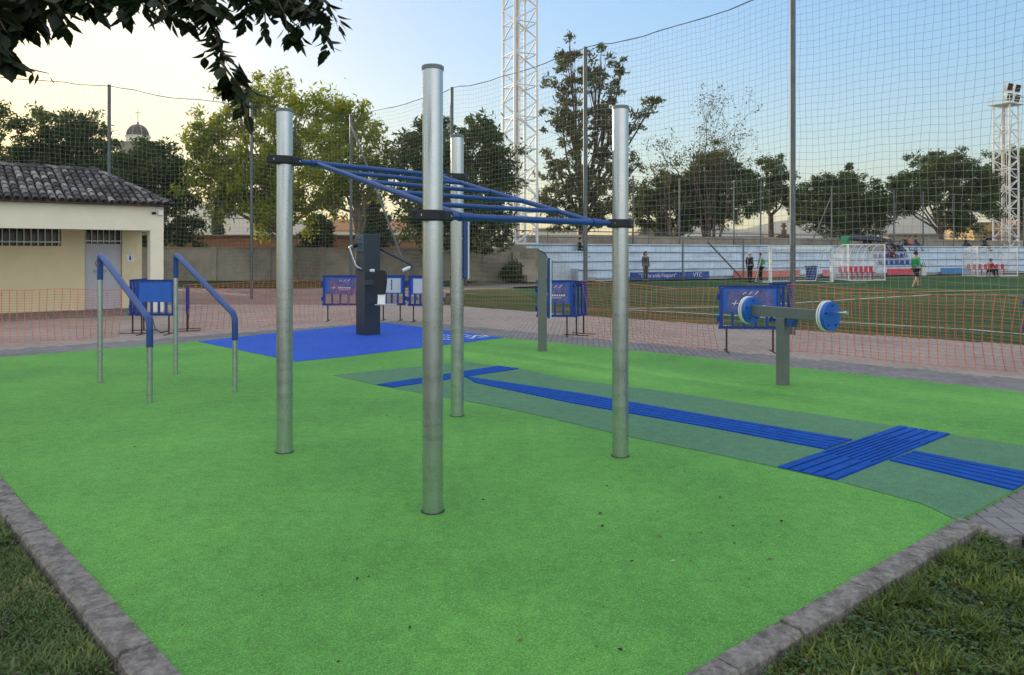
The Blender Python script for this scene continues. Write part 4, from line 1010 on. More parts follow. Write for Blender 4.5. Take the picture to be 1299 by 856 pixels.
# awning with green side behind first dugout
aw = sp(s_at(1095,3.6), 3.4, 2.2)
t = thing('small_awning', 'low black awning with green side cloth on the top step', 'awning', aw, sa_)
x_ = 2.2
MB().add([(-x_,-.6,.55),(x_+.6,-.6,.35),(x_+.6,.8,.35),(-x_,.8,.55),(-x_+.7,.1,.95),(x_,.1,.7)], [(0,1,5,4),(2,3,4,5),(0,4,3),(1,2,5)]).build('roof_cloth', M_dark, t)
MB().box((-x_-.3,-.2,.35), (.9,.05,.85)).build('side_cloth', mat('green_cloth', (.03,.28,.12), .8), t)
for sx in (-1,1): MB().tube([(sx*x_,-.5,-.1),(sx*x_,-.5,.5)], .03, 6).build('leg', M_fencepost, t)

# ------------------------------------------------------------------ people
def skin(name, J, E, m, parent, sub=1, root=0):
    me = bpy.data.meshes.new(name); keys = list(J); idx = {k: i for i, k in enumerate(keys)}
    me.from_pydata([J[k][0] for k in keys], [(idx[a], idx[b]) for a, b in E], [])
    me.materials.append(m); o = bpy.data.objects.new(name, me); col.objects.link(o); o.parent = parent
    md = o.modifiers.new('skin', 'SKIN'); md.use_smooth_shade = True
    if not me.skin_vertices: me.skin_vertices.new()
    for i, k in enumerate(keys):
        r = J[k][1]; r = r if isinstance(r, tuple) else (r, r)
        me.skin_vertices[0].data[i].radius = r; me.skin_vertices[0].data[i].use_root = (i == root)
    s = o.modifiers.new('sub', 'SUBSURF'); s.levels = sub; s.render_levels = sub
    return o
def person(loc, face, label, top, bottom, hair, pose='stand', scale=1.0, sleeves=True, shorts=False, long_hair=False):
    t = thing('person', label, 'person', loc, face); t.scale = (scale,)*3
    dz = 0
    J = {'pelvis': ((0,0,.95),(.14,.10)), 'waist': ((0,0,1.10),(.125,.095)), 'chest': ((0,.0,1.32),(.15,.105)), 'ubreast': ((0,-.01,1.43),(.11,.08)), 'neck': ((0,-.005,1.51),.052), 'jaw': ((0,.02,1.575),(.068,.075)), 'head': ((0,.01,1.65),(.078,.098)), 'crown': ((0,0,1.715),(.055,.07)), 'nose': ((0,.115,1.625),.014)}
    for s, n_ in ((-1,'r'), (1,'l')):
        J['sh'+n_] = ((s*.17,-.01,1.42),.058); J['el'+n_] = ((s*.235,-.03,1.15),.042); J['wr'+n_] = ((s*.22,.07,.93),.028); J['ha'+n_] = ((s*.215,.10,.86),(.022,.036)); J['fi'+n_] = ((s*.205,.125,.79),(.012,.026)); J['th'+n_] = ((s*.19,.135,.86),.012)
        J['hi'+n_] = ((s*.09,0,.88),.088); J['kn'+n_] = ((s*.10,.02,.50),.058); J['an'+n_] = ((s*.10,-.01,.09),.038); J['to'+n_] = ((s*.11,.15,.04),.034)
    if pose == 'walk':
        for k, v in {'knr': (-.09,.16,.52), 'anr': (-.09,.22,.10), 'tor': (-.09,.36,.06), 'knl': (.09,-.04,.50), 'anl': (.09,-.26,.12), 'tol': (.09,-.14,.04), 'wrl': (.26,.22,1.05), 'hal': (.25,.28,1.08), 'fil': (.24,.34,1.10), 'thl': (.22,.30,1.11)}.items(): J[k] = (v, J[k][1])
    if pose == 'hips':
        for s, n_ in ((-1,'r'), (1,'l')):
            J['el'+n_] = ((s*.34,-.08,1.20),.042); J['wr'+n_] = ((s*.19,.08,1.04),.028); J['ha'+n_] = ((s*.13,.11,1.03),(.022,.036)); J['fi'+n_] = ((s*.08,.13,1.02),(.012,.026)); J['th'+n_] = ((s*.12,.12,1.08),.012)
    if pose == 'sit':
        for k in list(J):
            c, r_ = J[k]; z = c[2]-.50
            J[k] = ((c[0], c[1]+.10*max(0, (c[2]-1.0)), z), r_)
        for s, n_ in ((-1,'r'), (1,'l')):
            J['hi'+n_] = ((s*.09,.04,.44),.09); J['kn'+n_] = ((s*.13,.46,.50),.058); J['an'+n_] = ((s*.12,.48,.09),.038); J['to'+n_] = ((s*.13,.64,.04),.034)
            J['el'+n_] = ((s*.25,.12,.68),.042); J['wr'+n_] = ((s*.15,.34,.58),.028); J['ha'+n_] = ((s*.13,.40,.57),(.022,.036)); J['fi'+n_] = ((s*.12,.46,.56),(.012,.026)); J['th'+n_] = ((s*.09,.41,.59),.012)
    arm = [e for n_ in 'rl' for e in (('ubreast','sh'+n_),('sh'+n_,'el'+n_),('el'+n_,'wr'+n_),('wr'+n_,'ha'+n_),('ha'+n_,'fi'+n_),('ha'+n_,'th'+n_))]
    leg = [e for n_ in 'rl' for e in (('pelvis','hi'+n_),('hi'+n_,'kn'+n_),('kn'+n_,'an'+n_),('an'+n_,'to'+n_))]
    spine = [('pelvis','waist'),('waist','chest'),('chest','ubreast'),('ubreast','neck'),('neck','jaw'),('jaw','head'),('head','crown'),('jaw','nose')]
    skin('body', J, spine+arm+leg, M_skin, t)
    def grow(keys, g): return {k: (J[k][0], tuple(q+g for q in (J[k][1] if isinstance(J[k][1], tuple) else (J[k][1],)*2))) for k in keys}
    ks = ['waist','pelvis','chest','ubreast','shr','shl','elr','ell']+(['wrr','wrl'] if sleeves else [])
    E = [('pelvis','waist'),('waist','chest'),('chest','ubreast'),('ubreast','shr'),('ubreast','shl'),('shr','elr'),('shl','ell')]+([('elr','wrr'),('ell','wrl')] if sleeves else [])
    skin('top', grow(ks, .020), E, top, t)
    ks = ['pelvis','hir','hil','knr','knl']+([] if shorts else ['anr','anl']); E = [('pelvis','hir'),('pelvis','hil'),('hir','knr'),('hil','knl')]+([] if shorts else [('knr','anr'),('knl','anl')])
    skin('trousers', grow(ks, .016), E, bottom, t)
    h = J['head'][0]; c = Vector(h)+Vector((0,-.018,.022)); mb = MB(); vs = []
    for i in range(9):
        a = math.pi*i/8*.62
        for k in range(14):
            b = 2*math.pi*k/14; rr_ = .112+.004*math.sin(5*b+i); z_ = math.cos(a)*rr_; front = math.sin(b) > .5 and i > 4
            q = .8 if front else 1.0
            vs.append(c+Vector((math.sin(a)*rr_*math.cos(b)*.86*q, math.sin(a)*rr_*math.sin(b)*q, z_)))
    fs = [(i*14+k, i*14+(k+1)%14, (i+1)*14+(k+1)%14, (i+1)*14+k) for i in range(8) for k in range(14)]
    mb.add(vs, fs)
    if long_hair: mb.tube([c+Vector((0,-.07,.02)), c+Vector((0,-.10,-.10)), c+Vector((0,-.09,-.24))], [.08,.075,.04], 10)
    mb.build('hair', hair, t, smooth=True)
    for s, n_ in ((-1,'r'), (1,'l')):
        a, b = Vector(J['an'+n_][0]), Vector(J['to'+n_][0])
        MB().tube([a+Vector((0,-.03,-.05)), lerp(a,b,.5)+Vector((0,0,-.02)), b+Vector((0,.03,0))], [.048,.048,.035], 8, flat=.9).build('shoe', M_dark, t, smooth=True)
    return t
def cl(name, c): return mat(name, c, .85, var=.1, scale=8)
C_navy = cl('navy_cloth', (.012,.016,.05)); C_black = cl('black_cloth', (.01,.01,.012)); C_green = cl('green_cloth_top', (.02,.33,.13)); C_grey = cl('grey_cloth', (.06,.065,.08)); C_red = cl('red_cloth', (.35,.02,.03)); C_maroon = cl('maroon_cloth', (.12,.02,.04)); C_white = cl('white_cloth', (.6,.6,.62)); C_blue = cl('blue_cloth', (.02,.06,.25)); C_pink = cl('peach_cloth', (.5,.16,.12))
H_dark = cl('dark_hair', (.012,.009,.008)); H_white = cl('white_hair', (.5,.5,.5)); H_brown = cl('brown_hair', (.05,.025,.012))
sc_ = 1.0
person(G(951,357.5), R(-60), 'person with white hair in a long navy coat standing left of the goal', C_navy, C_black, H_white, 'stand', .98)
person(G(965,357.5), R(100), 'person in green top and black trousers, hands on hips, at the goal post', C_green, C_black, H_dark, 'hips', .93)
pl = person(G(1162,365), R(-75), 'person in green shirt and black shorts walking across the pitch with a bag', C_green, C_black, H_dark, 'walk', .98, shorts=True)
bgp = G(1162,365)+Vector((.34,-.02,.78))
t = thing('sports_bag', 'white and black bag carried by the walking person in green', 'bag', bgp)
MB().box((0,0,0), (.26,.14,.40)).build('bag_body', C_white, t, bevel=.04)
MB().tube([Vector((-.10+.2*k/8, 0, .20+.24*math.sin(math.pi*k/8))) for k in range(9)], .014, 6).build('strap', C_black, t)
xs_ = sp(s_at(819,-.9), -.9, -.01)
person(xs_, R(-150), 'person with long hair in dark jacket standing before the stand by the slogan banner', C_grey, C_grey, H_brown, 'stand', 1.0, long_hair=True)
lvz = lambda k: lv[k]
def sitter(px, lvl, label, top, bottom, hair, face=0, **k):
    y = .2+lvl*.8+.5; return person(sp(s_at(px, y), y, lv[lvl]-.0-.42+.02), sa_+math.pi+face, label, top, bottom, hair, 'sit', **k)
sitter(1121, 3, 'person in maroon top seated on the stand, leftmost of the group above the blue seats', C_maroon, C_black, H_dark)
sitter(1128, 4, 'person in navy seated on the top step behind the blue seats', C_navy, C_black, H_brown, .3)
sitter(1136, 3, 'person in dark clothes seated low behind the blue seats', C_black, C_black, H_dark, -.3)
sitter(1147, 4, 'person in black coat seated on the top step, left of the one in peach', C_black, C_black, H_dark, .2)
sitter(1154, 4, 'person in peach coloured top seated on the top step', C_pink, C_blue, H_brown, 0)
sitter(1161, 4, 'person in dark blue seated at the right end of the group', C_navy, C_grey, H_dark, .5)
sitter(1113, 4, 'person in white top seated on the top step behind the near dugout', C_white, C_black, H_white, .1)
sitter(1224, 4, 'person in black seated alone with legs stretched on the top step', C_black, C_black, H_dark, .8)
sitter(1248, 4, 'dark clothed person seated on the top step behind the far dugout', C_black, C_black, H_dark, .1)
sitter(1104, 4, 'person in grey jacket seated on the top step under the black awning', C_grey, C_black, H_brown, -.2)
sitter(1096, 4, 'person in dark maroon seated under the black awning, left of the one in grey', C_maroon, C_navy, H_dark, .2)
sitter(1141, 3, 'person in blue top seated just above the topmost blue seats', C_blue, C_black, H_brown, .1)
sitter(1131, 2, 'person in maroon jacket seated among the blue seats', C_maroon, C_black, H_dark, -.1)
person(G(1256,351.3)+Vector((0,0,.0)), R(-80), 'person in red top seated on a low stool beside the far dugout', C_red, C_black, H_dark, 'sit', 1.0)
sto = G(1256,351.3); t = thing('low_stool', 'dark low stool under the seated person in red', 'stool', sto)
MB().box((-.02,0,.34), (.36,.36,.05)).build('seat', M_dark, t)
for x_, y_ in ((-.15,-.15),(.13,-.15),(.13,.15),(-.15,.15)): MB().tube([(x_,y_,0),(x_,y_,.33)], .015, 6).build('leg', M_dark, t)
# person crouched on the stand step near the pole, with bicycle wheel hoop
sitter(735, 3, 'person in black crouched on the stand steps near the tall net pole', C_black, C_black, H_dark, .9)

# ------------------------------------------------------------------ trees
def tree_mat(nm, dark, mid, light, tr=.3, tcol=(1.6,1.7,.7), ns=.5):
    return island_mat(nm, [(0,dark),(.5,mid),(1,light)], .7, tr, tcol, ns, .2)
T_pine = tree_mat('pine_foliage', (.028,.046,.016), (.058,.092,.028), (.135,.155,.05))
T_plane = tree_mat('light_broadleaf_foliage', (.07,.11,.016), (.17,.22,.03), (.34,.36,.05), .5, (1.9,1.7,.5))
T_dark = tree_mat('dark_broadleaf_foliage', (.028,.048,.018), (.06,.09,.03), (.14,.145,.045))
T_sparse = tree_mat('olive_foliage', (.04,.048,.024), (.085,.095,.04), (.17,.165,.07))
def foliage(cl_, per, sig, size, elong, seed, droop=0.):
    r = np.random.default_rng(seed); c = np.array([q[0] for q in cl_]); s = np.array([q[1] for q in cl_])
    n = len(c)*per; cen = np.repeat(c, per, 0)+r.normal(0, 1, (n,3))*np.repeat(s, per)[:, None]*sig*np.array([1,1,.7])
    a = r.normal(0,1,(n,3)); a /= np.linalg.norm(a, axis=1)[:,None]; b = r.normal(0,1,(n,3)); b -= (b*a).sum(1)[:,None]*a; b /= np.linalg.norm(b, axis=1)[:,None]
    sz = size*r.uniform(.5,1.4,n)[:,None]; A = a*sz*elong; B = b*sz
    v = np.stack([cen-A, cen-A*.1+B*.5, cen+A, cen+A*.1-B*.5], 1).reshape(-1,3)
    return v
def mesh_quads(name, v, m, parent):
    n = len(v)//4; me = bpy.data.meshes.new(name); me.vertices.add(len(v)); me.vertices.foreach_set('co', v.astype(np.float32).ravel())
    me.loops.add(4*n); me.loops.foreach_set('vertex_index', np.arange(4*n, dtype=np.int32)); me.polygons.add(n); me.polygons.foreach_set('loop_start', np.arange(0,4*n,4,dtype=np.int32)); me.polygons.foreach_set('loop_total', np.full(n,4,dtype=np.int32))
    me.materials.append(m); me.update(calc_edges=True); me.validate()
    o = bpy.data.objects.new(name, me); col.objects.link(o); o.parent = parent; return o
def tree(name, label, cat, Y, bpx, blobs, m, seed, dens=1.0, per=95, size=.105, elong=1.5, tr=.28, fork=.45, bark=None, base_z=0, clr=.55, shell=.5, group='trees around the sports ground', sig=.5, limbs=3, grow=1.18):
    r = random.Random(seed); b0 = at(bpx, 321, Y); b0.z = base_z
    t = thing(name, label, cat, b0, 0, group); W = []
    for (px, py, rx, ry) in blobs:
        c = at(px, py, Y)-b0; sx, sz = rx*grow*Y/F, ry*grow*Y/F; W.append((c+Vector((0, r.uniform(-.5,.5)*sx, 0)), sx, sz))
    clusters = []; mb = MB()
    low = min(c.z-s for c, _, s in W); fk = Vector((0,0,max(1.0, low*fork+.6)))
    top = sum((c for c,_,_ in W), Vector())/len(W)
    trunk_top = Vector((top.x*.55, top.y*.5, max(fk.z+.5, top.z*.75)))
    m1 = lerp(fk, trunk_top, .5)+Vector((r.uniform(-.3,.3), r.uniform(-.3,.3), 0))
    mb.tube([(0,0,-.1), (r.uniform(-.1,.1),0,fk.z*.5), fk, m1, trunk_top], [tr*1.25, tr, tr*.85, tr*.55, tr*.3], 9)
    for c, sx, sz in W:
        n = max(5, int(dens*7.5*sx*sz*sx**.35/clr**2/3))
        s0 = lerp(fk, trunk_top, r.uniform(.0,.75)); kk = lerp(s0, c, .5)+Vector((r.uniform(-.4,.4), r.uniform(-.4,.4), -.15*sz))
        mb.tube([s0, kk, c], [tr*.42, tr*.28, tr*.14], 6)
        for i in range(n):
            while True:
                q = Vector((r.uniform(-1,1), r.uniform(-1,1), r.uniform(-1,1)))
                if q.length < 1 and (q.length > shell*r.random()): break
            q = q*(r.uniform(.85,1.08) if r.random() < .8 else r.uniform(1.05,1.35))
            p_ = c+Vector((q.x*sx, q.y*sx*.9, q.z*sz)); clusters.append((tuple(p_), clr*r.uniform(.6,1.25)))
            if i % max(1, int(n/(limbs*3))) == 0: mb.tube([lerp(kk, c, r.uniform(.3,1)), lerp(c, p_, .55)+Vector((0,0,-.1*sz)), p_], [tr*.13, tr*.08, tr*.03], 4, cap=False)
    mb.build('trunk', bark or M_bark, t, smooth=True)
    mesh_quads('crown', foliage(clusters, per, sig, size, elong, seed), m, t)
    return t
tree('pine_tree', 'broad dark pine behind the cream building roof', 'tree', 50, 70, [(75,178,42,34),(35,212,38,28),(108,186,34,34),(136,208,24,28),(70,222,60,30),(118,232,45,30),(20,245,45,30)], T_pine, 1, 1.1)
tree('pine_tree', 'dark pine below the church dome', 'tree', 46, 195, [(168,210,28,22),(180,190,18,12),(196,196,16,12),(208,214,28,24),(180,235,40,34),(222,236,20,30),(205,270,36,30),(235,290,20,22),(180,285,30,26)], T_pine, 2, 1.15)
tree('pine_tree', 'sparse pine at the far left edge of the picture', 'tree', 44, -45, [(-32,160,30,26),(-70,170,50,50),(-60,230,60,50),(-15,215,20,22),(-120,160,40,50)], T_pine, 3, 1.2)
tree('pine_tree', 'unseen dark pine added outside the left edge to shade the floor', 'tree', 31, -150, [(-120,120,70,60),(-200,110,80,70),(-90,210,50,50),(-180,230,90,60),(-250,160,70,70)], T_pine, 4, 1.0)  # out of view, added to keep the low sun off the floor
tree('pine_tree', 'second unseen dark pine added for shade outside the left edge, nearer the viewer', 'tree', 26, -420, [(-330,90,100,80),(-450,80,110,90),(-380,210,120,70),(-520,170,90,80)], T_pine, 44, .9)  # another added sun blocker, never in view
tree('broadleaf_tree', 'pale green broadleaf tree with airy crown left of the ladder frame', 'tree', 43, 372, [(258,165,24,20),(252,205,20,26),(292,142,40,34),(335,122,42,34),(272,195,36,38),(290,225,36,30),(330,225,40,34),(375,150,44,36),(320,185,50,40),(300,240,40,30),(372,215,46,38),(345,262,42,26),(395,262,30,24),(265,245,28,24),(320,275,34,20)], T_plane, 5, .75, per=85, size=.10, tr=.30, clr=.6, bark=M_barkl, fork=.35)
tree('broadleaf_tree', 'yellow green broadleaf tree just right of the airy one', 'tree', 41, 456, [(420,160,36,30),(452,180,36,34),(478,196,20,30),(430,215,42,36),(462,235,34,30),(410,255,28,20),(440,140,24,16),(490,215,14,26),(450,150,30,20)], T_plane, 6, .8, per=85, size=.10, tr=.26, clr=.6, bark=M_barkl, fork=.35)
tree('broadleaf_tree', 'dense dark round tree behind the nearest steel posts', 'tree', 40, 585, [(530,205,34,30),(565,185,36,30),(600,182,36,32),(628,208,24,36),(545,245,44,34),(595,240,46,40),(632,262,18,34),(560,290,46,26),(610,295,34,24)], T_dark, 7, 1.5, per=60, clr=.5)
tree('tall_sparse_tree', 'tall thin tree with open ragged crown behind the right ladder post', 'tree', 56, 737, [(722,60,14,14),(730,84,22,18),(762,80,12,20),(712,104,18,12),(755,108,22,16),(775,120,14,12),(735,140,36,20),(712,152,18,12),(768,148,22,16),(728,172,28,16),(772,178,22,20),(706,205,16,20),(738,210,30,20),(778,215,22,22),(715,240,28,24),(755,248,34,24),(790,262,18,16),(704,270,18,18),(740,275,26,16),(790,82,10,7),(812,142,14,8),(828,132,10,8),(800,158,12,8),(804,205,12,10)], T_sparse, 8, .52, per=44, size=.12, clr=.42, tr=.30, shell=.1, limbs=3, grow=1.25)
tree('pine_tree', 'small pines in line behind the stand right of the tall tree', 'tree', 66, 850, [(812,248,16,16),(818,268,14,14),(832,248,24,26),(848,236,16,14),(860,250,24,22),(845,285,30,14)], T_dark, 9, 1.2)
tree('pine_tree', 'wide dark pine behind the stand below the bare twigs', 'tree', 64, 897, [(895,212,18,16),(905,195,9,14),(915,208,14,12),(925,225,16,12),(870,238,14,14),(882,240,28,26),(915,240,30,24),(940,250,22,20),(898,268,34,18),(868,262,20,20)], T_pine, 10, 1.2)
tree('stone_pine', 'stone pine with round crown on a bare trunk left of the fence pole', 'tree', 72, 978, [(972,216,20,16),(992,224,18,20),(1000,248,14,16),(948,232,16,16),(958,245,16,16),(985,250,24,14)], T_pine, 11, .9, fork=.8)
tree('pine_tree', 'dense dark pine mass right of the fence pole', 'tree', 70, 1060, [(1018,262,14,20),(1126,266,12,18),(1035,255,24,24),(1062,248,26,26),(1092,252,26,24),(1110,268,16,20),(1050,280,32,18),(1090,284,30,18)], T_pine, 12, 1.4)
tree('conifer', 'small pointed conifer tip rising over the dark pines', 'tree', 74, 1077, [(1077,212,3,6),(1077,222,6,6),(1077,232,9,8),(1077,242,12,10),(1077,258,12,14)], T_pine, 13, 1.4, clr=.35)
tree('stone_pine', 'large spreading pine left of the distant floodlight tower', 'tree', 70, 1194, [(1135,250,14,16),(1150,238,16,16),(1175,212,24,18),(1210,206,26,18),(1235,228,22,20),(1160,240,22,18),(1198,242,30,20),(1148,260,16,12),(1232,258,26,22),(1250,245,16,16),(1222,284,18,16),(1205,268,20,12)], T_pine, 14, 1.1, fork=.8)
tree('pine_tree', 'dark pine behind the distant floodlight tower at the right edge', 'tree', 82, 1300, [(1290,210,22,20),(1262,225,12,18),(1275,235,18,20),(1258,255,12,18),(1310,230,26,34),(1300,260,24,24),(1270,262,12,16)], T_pine, 15, 1.6, bark=M_barkl)
tree('cypress', 'slim dark cypress far behind the perimeter wall', 'cypress', 80, 276, [(276,272,3,8),(276,284,4.5,10),(276,297,5,12)], T_pine, 16, 6, clr=.3, size=.12, tr=.12, per=60)
tree('clipped_evergreen', 'rounded dark evergreen behind the wall left of the tower machine', 'tree', 52, 402, [(402,292,16,16),(400,308,18,12),(406,280,10,8)], T_dark, 17, 2.2, clr=.35, tr=.15)
tree('clipped_evergreen', 'bottle shaped dark evergreen behind the wall above the tower machine', 'tree', 52, 473, [(472,262,10,14),(474,280,15,14),(476,300,18,16)], T_dark, 18, 2.6, clr=.35, tr=.15)
tree('garden_shrub', 'low dark shrub at the foot of the lattice tower', 'shrub', 44, 653, [(652,346,12,9)], T_dark, 19, 3, clr=.3, tr=.05)
# bare twiggy tree
def bare_tree(label, Y, bpx, tips, seed, tw=.12):
    r = random.Random(seed); b0 = at(bpx, 321, Y); b0.z = 0; t = thing('bare_tree', label, 'tree', b0, 0, 'trees around the sports ground'); mb = MB(); cl_ = []
    def grow_(p, d, ln, rad, lev):
        pts = [p]; q = p; dd = d.copy()
        for i in range(4):
            dd = (dd+Vector((r.uniform(-.16,.16), r.uniform(-.16,.16), r.uniform(0,.12)))).normalized(); q = q+dd*ln/4; pts.append(q)
        mb.tube(pts, [rad*(1-.17*i) for i in range(5)], 5 if lev < 2 else 3, cap=False)
        if lev >= 4: cl_.append((tuple(q), .35)); return
        for i in range(3 if lev < 3 else 4):
            s = pts[r.randint(1,4)]; nd = (dd+Vector((r.uniform(-.9,.9), r.uniform(-.9,.9), r.uniform(-.1,.5)))).normalized()
            grow_(s, nd, ln*r.uniform(.45,.7), rad*.45, lev+1)
    for px, py in tips:
        e = at(px, py, Y)-b0; s = Vector((e.x*.25, 0, 2.2)); d = (e-s); grow_(s, d.normalized(), d.length*.62, tw, 1)
    mb.tube([(0,0,-.1),(0,0,1.2),(0,0,3.4)], [tw*2,tw*1.8,tw*1.2], 8); mb.build('trunk', M_bark, t)
    mesh_quads('sparse_leaves', foliage(cl_, 10, .7, .09, 1.3, seed), T_sparse, t)
bare_tree('bare twiggy tree top rising above the dark pine by the stand', 62, 900, [(905,128),(918,160),(938,185),(880,170),(895,150),(925,175)], 31)
bare_tree('smaller bare twiggy tree at left of the taller bare one', 62, 852, [(853,185),(843,200),(866,195)], 32, .09)
# ------------------------------------------------------------------ branch of the tree overhead
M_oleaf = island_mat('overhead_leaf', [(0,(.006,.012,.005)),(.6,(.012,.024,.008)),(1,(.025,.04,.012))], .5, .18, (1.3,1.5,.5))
ot0 = Vector((-3.7, .4, 0)); ot = thing('overhanging_tree', 'leafy tree whose dark branches hang into the top left of the view', 'tree', (ot0.x, ot0.y, -.07))
ob = MB(); ro = random.Random(77); OL = []
def tw(pts, Y, r0, r1):
    q = [at(p_[0], p_[1], (p_[2] if len(p_) > 2 else Y)) for p_ in pts]; n = len(q)
    ob.tube([p_-Vector(ot.location) for p_ in q], [lerp(r0, r1, i/(n-1)) for i in range(n)], 6); return q
def leaf_at(p, down, side, ln, wd):
    # ovate leaf with a few teeth, folded along the midrib and curling at its tip
    d = down.normalized(); s_ = (side-d*side.dot(d)).normalized(); n_ = d.cross(s_); fold = ro.uniform(.1,.5); curl = ro.uniform(-.25,.25)
    prof = [(0,.0),(.08,.30),(.2,.72),(.30,.90),(.40,.97),(.47,.84),(.6,.80),(.66,.62),(.78,.46),(.84,.28),(1,0)]
    mid_ = [p+d*ln*t_+n_*curl*ln*t_*t_ for t_, _ in prof]
    base = len(mid_); vs = list(mid_)
    for sg in (-1, 1):
        for (t_, w__), m_ in zip(prof, mid_): vs.append(m_+s_*sg*w__*wd*(1+ro.uniform(-.08,.08))+n_*fold*w__*wd)
    fs = []
    for i in range(base-1):
        fs.append((i, i+1, base+i+1, base+i)); fs.append((i+1, i, 2*base+i, 2*base+i+1))
    OL.append(([v-Vector(ot.location) for v in vs], fs))
def leaves_on(q, step, lmin, lmax, spread=.02):
    for a, b in zip(q[:-1], q[1:]):
        n = max(1, int((b-a).length/step))
        for i in range(n):
            p = lerp(a, b, (i+ro.random())/n); an = ro.uniform(0, 6.28); out = Vector((math.cos(an), math.sin(an)*.8, ro.uniform(-1.9,-.2)))
            pp = p+out.normalized()*ro.uniform(.01, .03); l = ro.uniform(lmin, lmax)
            leaf_at(pp, out, Vector((math.sin(an)+ro.uniform(-.5,.5), -math.cos(an), ro.uniform(-.6,.6))), l, l*ro.uniform(.22,.33))
tops = [(-420,-60,2.6),(-200,-120,2.9),(0,-40,3.1),(120,-25,3.2),(230,-20,3.2),(340,-40,3.3),(440,-70,3.4)]
tr0 = [Vector((0,0,-.1)), Vector((.05,.05,1.2)), Vector((.1,.1,2.3)), Vector((.5,.7,3.0))]
ob.tube(tr0, [.17,.14,.12,.07], 12)
ob.tube([tr0[3], tr0[3]+Vector((.4,.8,.1)), at(-420,-60,2.6)-Vector(ot.location)], [.07,.05,.04], 8)
ob.tube([tr0[2], Vector((-.4,-.6,3.4)), Vector((-1.2,-1.0,4.4))], [.10,.07,.03], 8); ob.tube([tr0[3], Vector((.6,.4,4.2)), Vector((1.2,.2,5.2))], [.07,.05,.02], 8)
mq = tw(tops, 3, .035, .008)
leaves_on([at(-150,-60,3.0), at(0,-30,3.1), at(130,-20,3.2), at(250,-14,3.2), at(350,-25,3.3), at(430,-30,3.4)], .008, .06, .12)
side = [([(-30,-30),(-10,10),(0,50),(10,75)], .012, .06, .12), ([(0,-20),(25,15),(35,35)], .009, .06, .11), ([(20,-20),(45,5),(50,25)], .012, .07, .13), ([(50,-20),(75,10),(85,30)], .016, .06, .11), ([(-5,-10),(15,20),(22,40)], .008, .06, .10), ([(-20,0),(-5,30),(5,45)], .008, .06, .11),
 ([(-20,72),(10,80),(40,88),(62,93)], .035, .03, .05), ([(90,-20),(110,0),(125,8)], .012, .05, .10), ([(60,-15),(90,-2),(120,2)], .012, .05, .09), ([(130,-15),(150,2),(165,14)], .014, .06, .10), ([(160,-20),(178,2),(188,12)], .014, .05, .10),
 ([(190,-15),(210,5),(215,22)], .012, .05, .09), ([(215,-10),(240,10),(235,32)], .012, .05, .09), ([(225,-20),(255,0),(270,12)], .009, .05, .09), ([(240,-15),(262,15),(272,35),(280,60),(283,78)], .012, .045, .08), ([(280,78),(290,92),(300,104),(306,112)], .012, .05, .085),
 ([(300,104),(312,110),(322,116)], .016, .06, .10), ([(304,110),(306,125),(312,138)], .016, .045, .085), ([(250,-5),(280,5),(290,12)], .010, .05, .08), ([(306,112),(313,150),(318,168)], .09, .03, .05), ([(278,55),(268,62),(258,66)], .02, .035,.06), ([(284,70),(300,72)], .03, .08,.10),
 ([(290,-20),(315,5),(312,30)], .013, .04, .07), ([(310,-20),(335,10),(338,40)], .013, .04, .07), ([(340,-20),(360,15),(368,50)], .012, .04, .07), ([(360,-20),(385,15),(378,48)], .014, .04, .07), ([(380,-20),(405,15),(415,45),(420,62)], .014, .04, .075), ([(395,-20),(415,5),(428,28)], .011, .04, .07), ([(345,-10),(380,5),(410,10)], .009, .04, .07), ([(320,-12),(350,3),(370,8)], .012, .04, .07), ([(365,-8),(395,12),(415,20)], .010, .04, .07)]
for pts, st_, a_, b_ in side:
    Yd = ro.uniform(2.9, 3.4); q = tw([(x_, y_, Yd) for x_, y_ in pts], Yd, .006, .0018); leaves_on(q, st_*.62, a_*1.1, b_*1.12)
for i in range(420):     # canopy above and behind the camera
    c = Vector((ro.uniform(-4.8,.3), ro.uniform(-1.5,3.0), ro.uniform(3.1,4.6)))
    an = ro.uniform(0,6.28); leaf_at(c, Vector((math.cos(an), math.sin(an), -1)), Vector((-math.sin(an), math.cos(an), 0)), .10, .03)
ob.build('trunk', M_bark, ot, smooth=True)
lb = MB()
for v_, f_ in OL: lb.add(v_, f_)
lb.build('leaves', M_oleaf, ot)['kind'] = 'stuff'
# ------------------------------------------------------------------ buildings and walls beyond the stand
def house(px0, px1, ytop, Y, m, label, name='house', gable=None, depth=6, roofm=None):
    a, b = at(px0, ytop, Y), at(px1, ytop, Y); t = thing(name, label, 'building', ((a.x+b.x)/2, Y+depth/2, 0))
    w_ = b.x-a.x; MB().box((0,0,a.z/2), (w_, depth, a.z)).build('wall', m, t)
    if gable:
        g_z = at(0, gable, Y).z; h_ = w_/2+.4; mb = MB(); z = a.z
        mb.add([(-h_,-depth/2-.3,z-.1),(h_,-depth/2-.3,z-.1),(0,-depth/2-.3,g_z),(-h_,depth/2,z-.1),(h_,depth/2,z-.1),(0,depth/2,g_z)], [(0,1,2),(5,4,3),(0,2,5,3),(1,4,5,2),(0,3,4,1)])
        mb.build('roof', roofm or M_brick, t)
    else: MB().box((0,0,a.z+.06), (w_+.3, depth+.3, .12)).build('roof', roofm or M_conc, t)
    for k in range(max(1, int(w_/3.5))):
        xx = -w_/2+1.6+k*3.4
        if xx < w_/2-.8: wnd = MB().box((xx,-depth/2-.01,min(a.z*.7,3)), (.9,.06,.9)).build('window', M_black, t); MB().box((xx,-depth/2-.05,min(a.z*.7,3)-.5), (1.1,.12,.08)).build('sill', M_conc, wnd)
    return t
